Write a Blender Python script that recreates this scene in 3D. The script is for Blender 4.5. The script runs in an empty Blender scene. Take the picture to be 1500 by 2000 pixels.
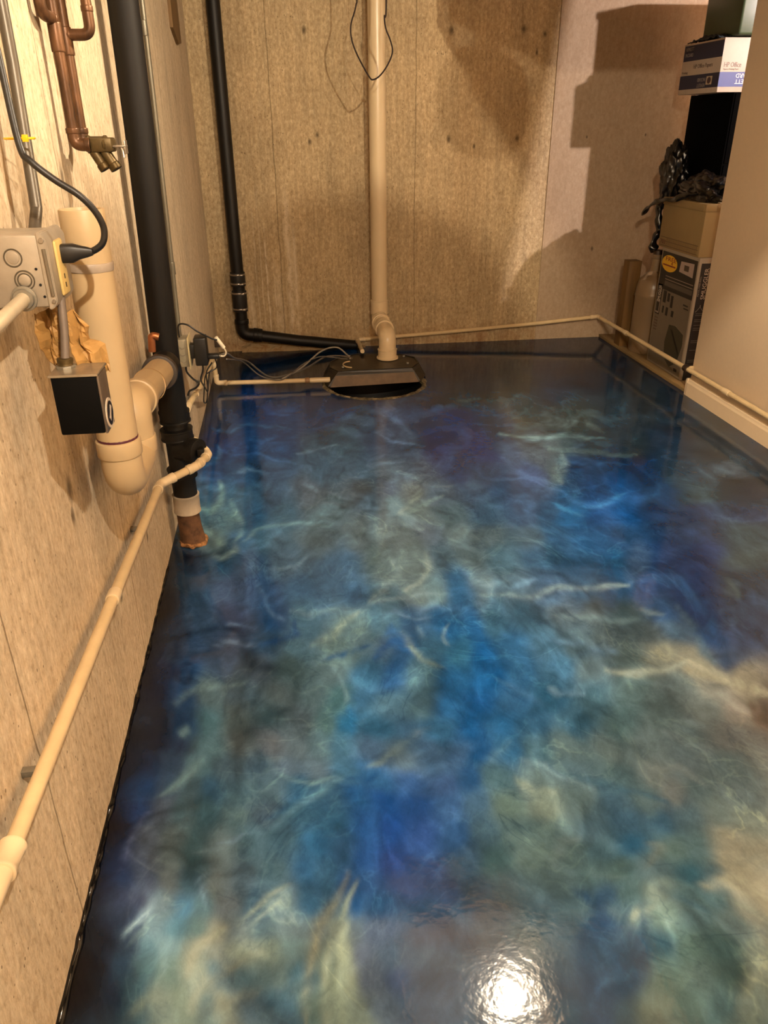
import bpy, bmesh, math, random
import numpy as np
from mathutils import Vector, Matrix, noise as mnoise

# ------------------------------------------------------------------ camera
SC = bpy.context.scene
COL = SC.collection
CAM_POS = Vector((0.4757, 0.0, 1.40))
PITCH, YAW, ROLL = 0.46630, 0.123966, -0.008676
_F = Vector((math.sin(YAW)*math.cos(PITCH), math.cos(YAW)*math.cos(PITCH), -math.sin(PITCH)))
_R = Vector((math.cos(YAW), -math.sin(YAW), 0.0))
_U = _R.cross(_F)
_R2 = math.cos(ROLL)*_R + math.sin(ROLL)*_U
_U2 = -math.sin(ROLL)*_R + math.cos(ROLL)*_U
cd = bpy.data.cameras.new('camera')
cam = bpy.data.objects.new('camera', cd)
COL.objects.link(cam)
cam.matrix_world = Matrix(((_R2.x, _U2.x, -_F.x, CAM_POS.x), (_R2.y, _U2.y, -_F.y, CAM_POS.y),
                           (_R2.z, _U2.z, -_F.z, CAM_POS.z), (0, 0, 0, 1)))
cd.sensor_fit = 'VERTICAL'
cd.sensor_height = 36.0
cd.lens = 1500.82*36.0/2000.0
cd.clip_start = 0.02
SC.camera = cam

# ------------------------------------------------------------------ colour management, world, lamps
SC.view_settings.view_transform = 'Standard'
SC.view_settings.look = 'None'
SC.view_settings.gamma = 1.0
SC.view_settings.use_curve_mapping = False
SC.view_settings.exposure = 0.0
world = bpy.data.worlds.new('world')
SC.world = world
world.use_nodes = True
world.node_tree.nodes['Background'].inputs[0].default_value = (1.0, 0.78, 0.55, 1)
world.node_tree.nodes['Background'].inputs[1].default_value = 0.02

# bulbs: name -> (position, colour, emission strength of the glass, radius)
LAMPS = [
    ('middle', (1.31, 2.08, 2.20), (1.0, 0.81, 0.58), 18000.0, 0.0165),
    ('front', (0.84, 0.00, 2.24), (1.0, 0.83, 0.63), 17500.0, 0.018),
    ('next room', (4.16, 2.26, 2.30), (1.0, 0.83, 0.78), 15500.0, 0.030),
]

# room numbers (metres): left wall x=0, floor z=0, back wall y=BACK, drywall face x=RIGHT
BACK = 5.3775
RIGHT = 2.742
CEIL = 2.64

# ------------------------------------------------------------------ material helpers
def srgb(h, a=1.0):
    h = h.lstrip('#')
    c = [int(h[i:i+2], 16)/255.0 for i in (0, 2, 4)]
    return tuple((x/12.92 if x <= 0.04045 else ((x+0.055)/1.055)**2.4) for x in c) + (a,)

def node(nt, kind, **kw):
    n = nt.nodes.new(kind)
    for k, v in kw.items():
        setattr(n, k, v)
    return n

def new_mat(name):
    m = bpy.data.materials.new(name)
    m.use_nodes = True
    nt = m.node_tree
    b = nt.nodes['Principled BSDF']
    return m, nt, b

def mix_rgb(nt, fac, a, b, mode='MIX'):
    n = node(nt, 'ShaderNodeMix', data_type='RGBA', blend_type=mode)
    for sock, v in ((n.inputs[0], fac), (n.inputs[6], a), (n.inputs[7], b)):
        if hasattr(v, 'is_linked') or isinstance(v, bpy.types.NodeSocket):
            nt.links.new(v, sock)
        else:
            sock.default_value = v
    return n.outputs[2]

def math_n(nt, op, a, b=None, c=None, clamp=False):
    n = node(nt, 'ShaderNodeMath', operation=op, use_clamp=clamp)
    for i, v in enumerate((a, b, c)):
        if v is None:
            continue
        if isinstance(v, bpy.types.NodeSocket):
            nt.links.new(v, n.inputs[i])
        else:
            n.inputs[i].default_value = v
    return n.outputs[0]

def noise_n(nt, vec, scale, detail=4.0, rough=0.55, dist=0.0):
    n = node(nt, 'ShaderNodeTexNoise')
    n.inputs['Scale'].default_value = scale
    n.inputs['Detail'].default_value = detail
    n.inputs['Roughness'].default_value = rough
    n.inputs['Distortion'].default_value = dist
    if vec is not None:
        nt.links.new(vec, n.inputs['Vector'])
    return n.outputs['Fac']

def ramp_n(nt, fac, stops):
    n = node(nt, 'ShaderNodeValToRGB')
    el = n.color_ramp.elements
    while len(el) > 2:
        el.remove(el[-1])
    for i, (p, c) in enumerate(stops):
        if i < 2:
            el[i].position = p
            el[i].color = c
        else:
            e = el.new(p)
            e.color = c
    nt.links.new(fac, n.inputs[0])
    return n.outputs[0]

def g(v):
    return (v, v, v, 1.0)

def coords(nt, scale=(1, 1, 1), kind='Object'):
    t = node(nt, 'ShaderNodeTexCoord')
    m = node(nt, 'ShaderNodeMapping')
    m.inputs['Scale'].default_value = scale
    nt.links.new(t.outputs[kind], m.inputs[0])
    return m.outputs[0]

def bump_n(nt, bsdf, height, strength=0.3, dist=0.01):
    n = node(nt, 'ShaderNodeBump')
    n.inputs['Strength'].default_value = strength
    n.inputs['Distance'].default_value = dist
    nt.links.new(height, n.inputs['Height'])
    nt.links.new(n.outputs[0], bsdf.inputs['Normal'])

def plain(name, col, rough=0.5, metal=0.0, var=0.12, scale=30.0, bump=0.0, spec=0.5, coat=0.0, stretch=(1, 1, 1), emit=None):
    """painted, plastic or metal surface with a little mottling"""
    m, nt, b = new_mat(name)
    c = srgb(col) if isinstance(col, str) else col
    v = coords(nt, stretch)
    f = noise_n(nt, v, scale, 5.0, 0.6)
    lo = tuple(x*(1-var) for x in c[:3]) + (1,)
    hi = tuple(min(1, x*(1+var)) for x in c[:3]) + (1,)
    nt.links.new(ramp_n(nt, f, [(0.3, lo), (0.7, hi)]), b.inputs['Base Color'])
    b.inputs['Roughness'].default_value = rough
    b.inputs['Metallic'].default_value = metal
    b.inputs['Specular IOR Level'].default_value = spec
    b.inputs['Coat Weight'].default_value = coat
    if bump:
        bump_n(nt, b, f, bump, 0.004)
    if emit:
        b.inputs['Emission Color'].default_value = emit[0]
        b.inputs['Emission Strength'].default_value = emit[1]
    return m

def concrete(name, base, light, dark, seam_axis, seams, pits=(), rust=False, paint=False, drips=()):
    """board-formed concrete: vertical grain, air holes, form seams, tie holes. Object space is room space."""
    m, nt, b = new_mat(name)
    tc = node(nt, 'ShaderNodeTexCoord')
    sep = node(nt, 'ShaderNodeSeparateXYZ')
    nt.links.new(tc.outputs['Object'], sep.inputs[0])
    X, Z = sep.outputs[seam_axis], sep.outputs[2]
    big = noise_n(nt, coords(nt, (1, 1, 0.38)), 4.2, 7.0, 0.68, 0.7)
    mid = noise_n(nt, coords(nt, (1, 1, 0.6)), 58.0, 7.0, 0.75, 0.3)
    fine = noise_n(nt, coords(nt, (1, 1, 0.45)), 130.0, 3.0, 0.65)
    grain = noise_n(nt, coords(nt, (1, 1, 0.045)), 62.0, 5.0, 0.7, 0.3)
    col = ramp_n(nt, mid, [(0.26, srgb(dark)), (0.5, srgb(base)), (0.74, srgb(light))])
    col = mix_rgb(nt, 0.55 if not paint else 0.1, col, ramp_n(nt, grain, [(0.35, g(0.76)), (0.62, g(1.16))]), 'MULTIPLY')
    col = mix_rgb(nt, 0.5 if not paint else 0.12, col, ramp_n(nt, big, [(0.32, g(0.60)), (0.5, g(1.0)), (0.7, g(1.22))]), 'MULTIPLY')
    col = mix_rgb(nt, 0.45 if not paint else 0.12, col, ramp_n(nt, fine, [(0.35, g(0.80)), (0.6, g(1.10))]), 'MULTIPLY')
    # air holes
    vo = node(nt, 'ShaderNodeTexVoronoi')
    vo.inputs['Scale'].default_value = 55.0
    nt.links.new(coords(nt, (1, 1, 0.7)), vo.inputs['Vector'])
    sp = noise_n(nt, coords(nt), 9.0, 2.0)
    thr = math_n(nt, 'MULTIPLY_ADD', sp, 0.34, -0.085)
    hole = math_n(nt, 'LESS_THAN', vo.outputs['Distance'], thr)
    hole = math_n(nt, 'MULTIPLY', hole, 0.75 if not paint else 0.3)
    # form seams
    wob = math_n(nt, 'MULTIPLY_ADD', noise_n(nt, coords(nt), 6.0), 0.02, -0.01)
    Xw = math_n(nt, 'ADD', X, wob)
    seam = None
    for s in seams:
        d = math_n(nt, 'ABSOLUTE', math_n(nt, 'SUBTRACT', Xw, s))
        k = math_n(nt, 'SUBTRACT', 1.0, math_n(nt, 'DIVIDE', d, 0.0045), clamp=True)
        seam = k if seam is None else math_n(nt, 'MAXIMUM', seam, k)
    # form tie holes and chips: (across, height, radius)
    pit = None
    for (px, pz, pr) in pits:
        dx = math_n(nt, 'SUBTRACT', Xw, px)
        dz = math_n(nt, 'MULTIPLY', math_n(nt, 'SUBTRACT', Z, pz), 0.62)
        d = math_n(nt, 'SQRT', math_n(nt, 'ADD', math_n(nt, 'MULTIPLY', dx, dx), math_n(nt, 'MULTIPLY', dz, dz)))
        k = math_n(nt, 'SUBTRACT', 1.3, math_n(nt, 'DIVIDE', d, pr), clamp=True)
        pit = k if pit is None else math_n(nt, 'MAXIMUM', pit, k)
    # pale mineral runs: (across, half width, top, strength)
    for (dx0, hw, top, st) in drips:
        d = math_n(nt, 'ABSOLUTE', math_n(nt, 'SUBTRACT', Xw, dx0))
        k = math_n(nt, 'SUBTRACT', 1.0, math_n(nt, 'DIVIDE', d, hw), clamp=True)
        below = math_n(nt, 'MULTIPLY', math_n(nt, 'SUBTRACT', top, Z), 4.0, clamp=True)
        brk = math_n(nt, 'MULTIPLY_ADD', noise_n(nt, coords(nt, (1, 1, 0.4)), 30.0, 5, 0.75), 5.0, -1.7, clamp=True)
        k = math_n(nt, 'MULTIPLY', math_n(nt, 'MULTIPLY', k, below), math_n(nt, 'MULTIPLY', brk, st))
        col = mix_rgb(nt, k, col, srgb('e4d8be'))
    col = mix_rgb(nt, hole, col, tuple(x*0.35 for x in srgb(dark)[:3])+(1,))
    if seam is not None:
        col = mix_rgb(nt, math_n(nt, 'MULTIPLY', seam, 0.6), col, tuple(x*0.45 for x in srgb(dark)[:3])+(1,))
    if pit is not None:
        col = mix_rgb(nt, math_n(nt, 'MULTIPLY', pit, 0.8), col, tuple(x*0.25 for x in srgb(dark)[:3])+(1,))
    if rust:
        low = math_n(nt, 'MULTIPLY', math_n(nt, 'SUBTRACT', 0.16, Z), 9.0, clamp=True)
        rn = math_n(nt, 'MULTIPLY_ADD', noise_n(nt, coords(nt), 11.0, 5), 3.0, -1.2, clamp=True)
        col = mix_rgb(nt, math_n(nt, 'MULTIPLY', math_n(nt, 'MULTIPLY', low, rn), 0.6), col, srgb('7a4a22'))
    nt.links.new(col, b.inputs['Base Color'])
    b.inputs['Roughness'].default_value = 0.85 if not paint else 0.7
    b.inputs['Specular IOR Level'].default_value = 0.25
    h = math_n(nt, 'ADD', math_n(nt, 'MULTIPLY', mid, 0.5), math_n(nt, 'MULTIPLY', fine, 0.5))
    h = math_n(nt, 'SUBTRACT', h, math_n(nt, 'MULTIPLY', hole, 0.8))
    if seam is not None:
        h = math_n(nt, 'SUBTRACT', h, seam)
    if pit is not None:
        h = math_n(nt, 'SUBTRACT', h, math_n(nt, 'MULTIPLY', pit, 2.0))
    bump_n(nt, b, h, 0.55 if not paint else 0.25, 0.005)
    return m

# ------------------------------------------------------------------ mesh helpers
def link(name, me, mat=None, parent=None, smooth=True):
    o = bpy.data.objects.new(name, me)
    COL.objects.link(o)
    mats = mat if isinstance(mat, (list, tuple)) else ([mat] if mat else [])
    for m in mats:
        me.materials.append(m)
    if parent is not None:
        o.parent = parent
    if smooth:
        me.polygons.foreach_set('use_smooth', [True]*len(me.polygons))
        try:
            me.set_sharp_from_angle(angle=math.radians(38))
        except Exception:
            pass
    me.update()
    return o

def finish(name, bm, mat=None, parent=None, smooth=True):
    me = bpy.data.meshes.new(name)
    bmesh.ops.recalc_face_normals(bm, faces=bm.faces)
    bm.to_mesh(me)
    bm.free()
    return link(name, me, mat, parent, smooth)

def thing(name, label, cat, group=None):
    o = bpy.data.objects.new(name, None)
    COL.objects.link(o)
    o['label'] = label
    o['category'] = cat
    if group:
        o['group'] = group
    return o

def tag(o, label, cat, group=None, kind=None):
    o['label'] = label
    o['category'] = cat
    if group:
        o['group'] = group
    if kind:
        o['kind'] = kind
    return o

def struct(o):
    o['kind'] = 'structure'
    return o

def box_into(bm, lo, hi, bevel=0.0, seg=2, rot=None):
    lo, hi = Vector(lo), Vector(hi)
    c, s = (lo+hi)/2, hi-lo
    r = bmesh.ops.create_cube(bm, size=1.0)
    vs = r['verts']
    for v in vs:
        v.co = Vector((v.co.x*s.x, v.co.y*s.y, v.co.z*s.z))
    if bevel > 0:
        es = list({e for v in vs for e in v.link_edges})
        rb = bmesh.ops.bevel(bm, geom=es, offset=bevel, segments=seg, affect='EDGES', profile=0.5)
        vs = list({v for f in rb['faces'] for v in f.verts} | {v for v in vs if v.is_valid})
    for v in vs:
        if rot is not None:
            v.co = rot @ v.co
        v.co = v.co + c
    return vs

def box(name, lo, hi, mat, parent=None, bevel=0.0, seg=2, smooth=True):
    bm = bmesh.new()
    box_into(bm, lo, hi, bevel, seg)
    return finish(name, bm, mat, parent, smooth)

def frames(pts):
    n = len(pts)
    tans = []
    for i in range(n):
        a = pts[max(i-1, 0)]
        b = pts[min(i+1, n-1)]
        tans.append((b-a).normalized())
    ref = Vector((0, 0, 1)) if abs(tans[0].z) < 0.9 else Vector((1, 0, 0))
    nrm = (ref - tans[0]*ref.dot(tans[0])).normalized()
    out = []
    for i, t in enumerate(tans):
        if i:
            q = tans[i-1].rotation_difference(t)
            nrm = q @ nrm
            nrm = (nrm - t*nrm.dot(t)).normalized()
        out.append((t, nrm, t.cross(nrm)))
    return out

def tube_into(bm, pts, r, seg=20, cap=True, inner=None, squash=None):
    pts = [Vector(p) for p in pts]
    rs = r if isinstance(r, (list, tuple)) else [r]*len(pts)
    fr = frames(pts)
    rings = []
    for p, rr, (t, a, b) in zip(pts, rs, fr):
        ring = []
        for k in range(seg):
            an = 2*math.pi*k/seg
            ring.append(bm.verts.new(p + (a*math.cos(an) + b*math.sin(an))*rr))
        rings.append(ring)
    for i in range(len(rings)-1):
        for k in range(seg):
            bm.faces.new((rings[i][k], rings[i][(k+1) % seg], rings[i+1][(k+1) % seg], rings[i+1][k]))
    if cap:
        bm.faces.new(rings[0])
        bm.faces.new(list(reversed(rings[-1])))
    return rings

def arc_path(pts, rad=0.03, n=6):
    """round the corners of a polyline"""
    pts = [Vector(p) for p in pts]
    out = [pts[0]]
    for i in range(1, len(pts)-1):
        a, b, c = pts[i-1], pts[i], pts[i+1]
        d1, d2 = (a-b), (c-b)
        r = min(rad, d1.length*0.49, d2.length*0.49)
        p1, p2 = b+d1.normalized()*r, b+d2.normalized()*r
        for k in range(n+1):
            t = k/n
            out.append((1-t)**2*p1 + 2*t*(1-t)*b + t*t*p2)
    out.append(pts[-1])
    return out

def spline(pts, n=8):
    """catmull-rom through the points"""
    P = [Vector(p) for p in pts]
    P = [P[0]*2-P[1]] + P + [P[-1]*2-P[-2]]
    out = []
    for i in range(1, len(P)-2):
        for k in range(n):
            t = k/n
            a, b, c, d = P[i-1], P[i], P[i+1], P[i+2]
            out.append(0.5*((2*b)+(c-a)*t+(2*a-5*b+4*c-d)*t*t+(3*b-a-3*c+d)*t**3))
    out.append(P[-2])
    return out

def tube(name, pts, r, mat, parent=None, seg=20, cap=True):
    bm = bmesh.new()
    tube_into(bm, pts, r, seg, cap)
    return finish(name, bm, mat, parent)

def sleeve_into(bm, a, b, r, lip=0.0, seg=24):
    """a short fitting around a pipe from a to b, with softly rounded rims"""
    a, b = Vector(a), Vector(b)
    d = (b-a)
    L = d.length
    d.normalize()
    e = min(0.003, L*0.2)
    prof = [(0, r*0.93), (e*0.4, r*0.985), (e, r), (L-e, r), (L-e*0.4, r*0.985), (L, r*0.93)]
    if lip:
        prof = [(0, r*0.9), (0.001, r+lip), (0.006, r+lip), (0.008, r), (L-0.008, r), (L-0.006, r+lip), (L-0.001, r+lip), (L, r*0.9)]
    # explicit rings with a shared frame so short steps stay round
    ref = Vector((0, 0, 1)) if abs(d.z) < 0.9 else Vector((1, 0, 0))
    n1 = (ref - d*ref.dot(d)).normalized()
    n2 = d.cross(n1)
    rings = []
    for t, rr in prof:
        c = a+d*t
        rings.append([bm.verts.new(c+(n1*math.cos(2*math.pi*k/seg)+n2*math.sin(2*math.pi*k/seg))*rr) for k in range(seg)])
    for i in range(len(rings)-1):
        for k in range(seg):
            bm.faces.new((rings[i][k], rings[i][(k+1) % seg], rings[i+1][(k+1) % seg], rings[i+1][k]))
    bm.faces.new(rings[0])
    bm.faces.new(list(reversed(rings[-1])))

def sleeve(name, a, b, r, mat, parent=None, lip=0.0, seg=24):
    bm = bmesh.new()
    sleeve_into(bm, a, b, r, lip, seg)
    return finish(name, bm, mat, parent)

def elbow(name, a, corner, b, r, mat, parent=None, rad=0.02, hub=0.018):
    """pipe elbow: bend with a wider hub on both ends"""
    bm = bmesh.new()
    a, c, b = Vector(a), Vector(corner), Vector(b)
    pts = arc_path([a, c, b], rad, 8)
    tube_into(bm, pts, r, 24)
    for e, o in ((a, c), (b, c)):
        d = (o-e).normalized()
        sleeve_into(bm, e, e+d*hub, r*1.1)
    return finish(name, bm, mat, parent)

def prism(name, poly, axis, lo, hi, mat, parent=None, bevel=0.0, smooth=False):
    """extrude a 2-D outline: axis 'x' (poly is y,z), 'y' (x,z) or 'z' (x,y)"""
    bm = bmesh.new()
    def mk(p, t):
        return {'x': (t, p[0], p[1]), 'y': (p[0], t, p[1]), 'z': (p[0], p[1], t)}[axis]
    A = [bm.verts.new(mk(p, lo)) for p in poly]
    B = [bm.verts.new(mk(p, hi)) for p in poly]
    n = len(poly)
    bm.faces.new(A)
    bm.faces.new(list(reversed(B)))
    for i in range(n):
        bm.faces.new((A[i], A[(i+1) % n], B[(i+1) % n], B[i]))
    if bevel:
        bmesh.ops.bevel(bm, geom=list(bm.edges), offset=bevel, segments=2, affect='EDGES')
    return finish(name, bm, mat, parent, smooth)

def lettering(name, body, origin, ux, uy, size, mat, parent, align='LEFT', stretch=1.0, depth=0.0004):
    """raised printing as a mesh: text runs along ux, its tops point along uy"""
    cu = bpy.data.curves.new(name, 'FONT')
    cu.body = body
    cu.size = size
    cu.extrude = depth
    cu.align_x = align
    cu.resolution_u = 2
    tmp = bpy.data.objects.new('tmp', cu)
    COL.objects.link(tmp)
    bpy.context.view_layer.update()
    me = bpy.data.meshes.new_from_object(tmp.evaluated_get(bpy.context.evaluated_depsgraph_get()))
    bpy.data.objects.remove(tmp)
    ux, uy = Vector(ux).normalized()*stretch, Vector(uy).normalized()
    w = ux.normalized().cross(uy)
    M = Matrix(((ux.x, uy.x, w.x, origin[0]), (ux.y, uy.y, w.y, origin[1]), (ux.z, uy.z, w.z, origin[2]), (0, 0, 0, 1)))
    me.transform(M)
    me.name = name
    me.materials.clear()
    return link(name, me, mat, parent, smooth=False)

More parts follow.
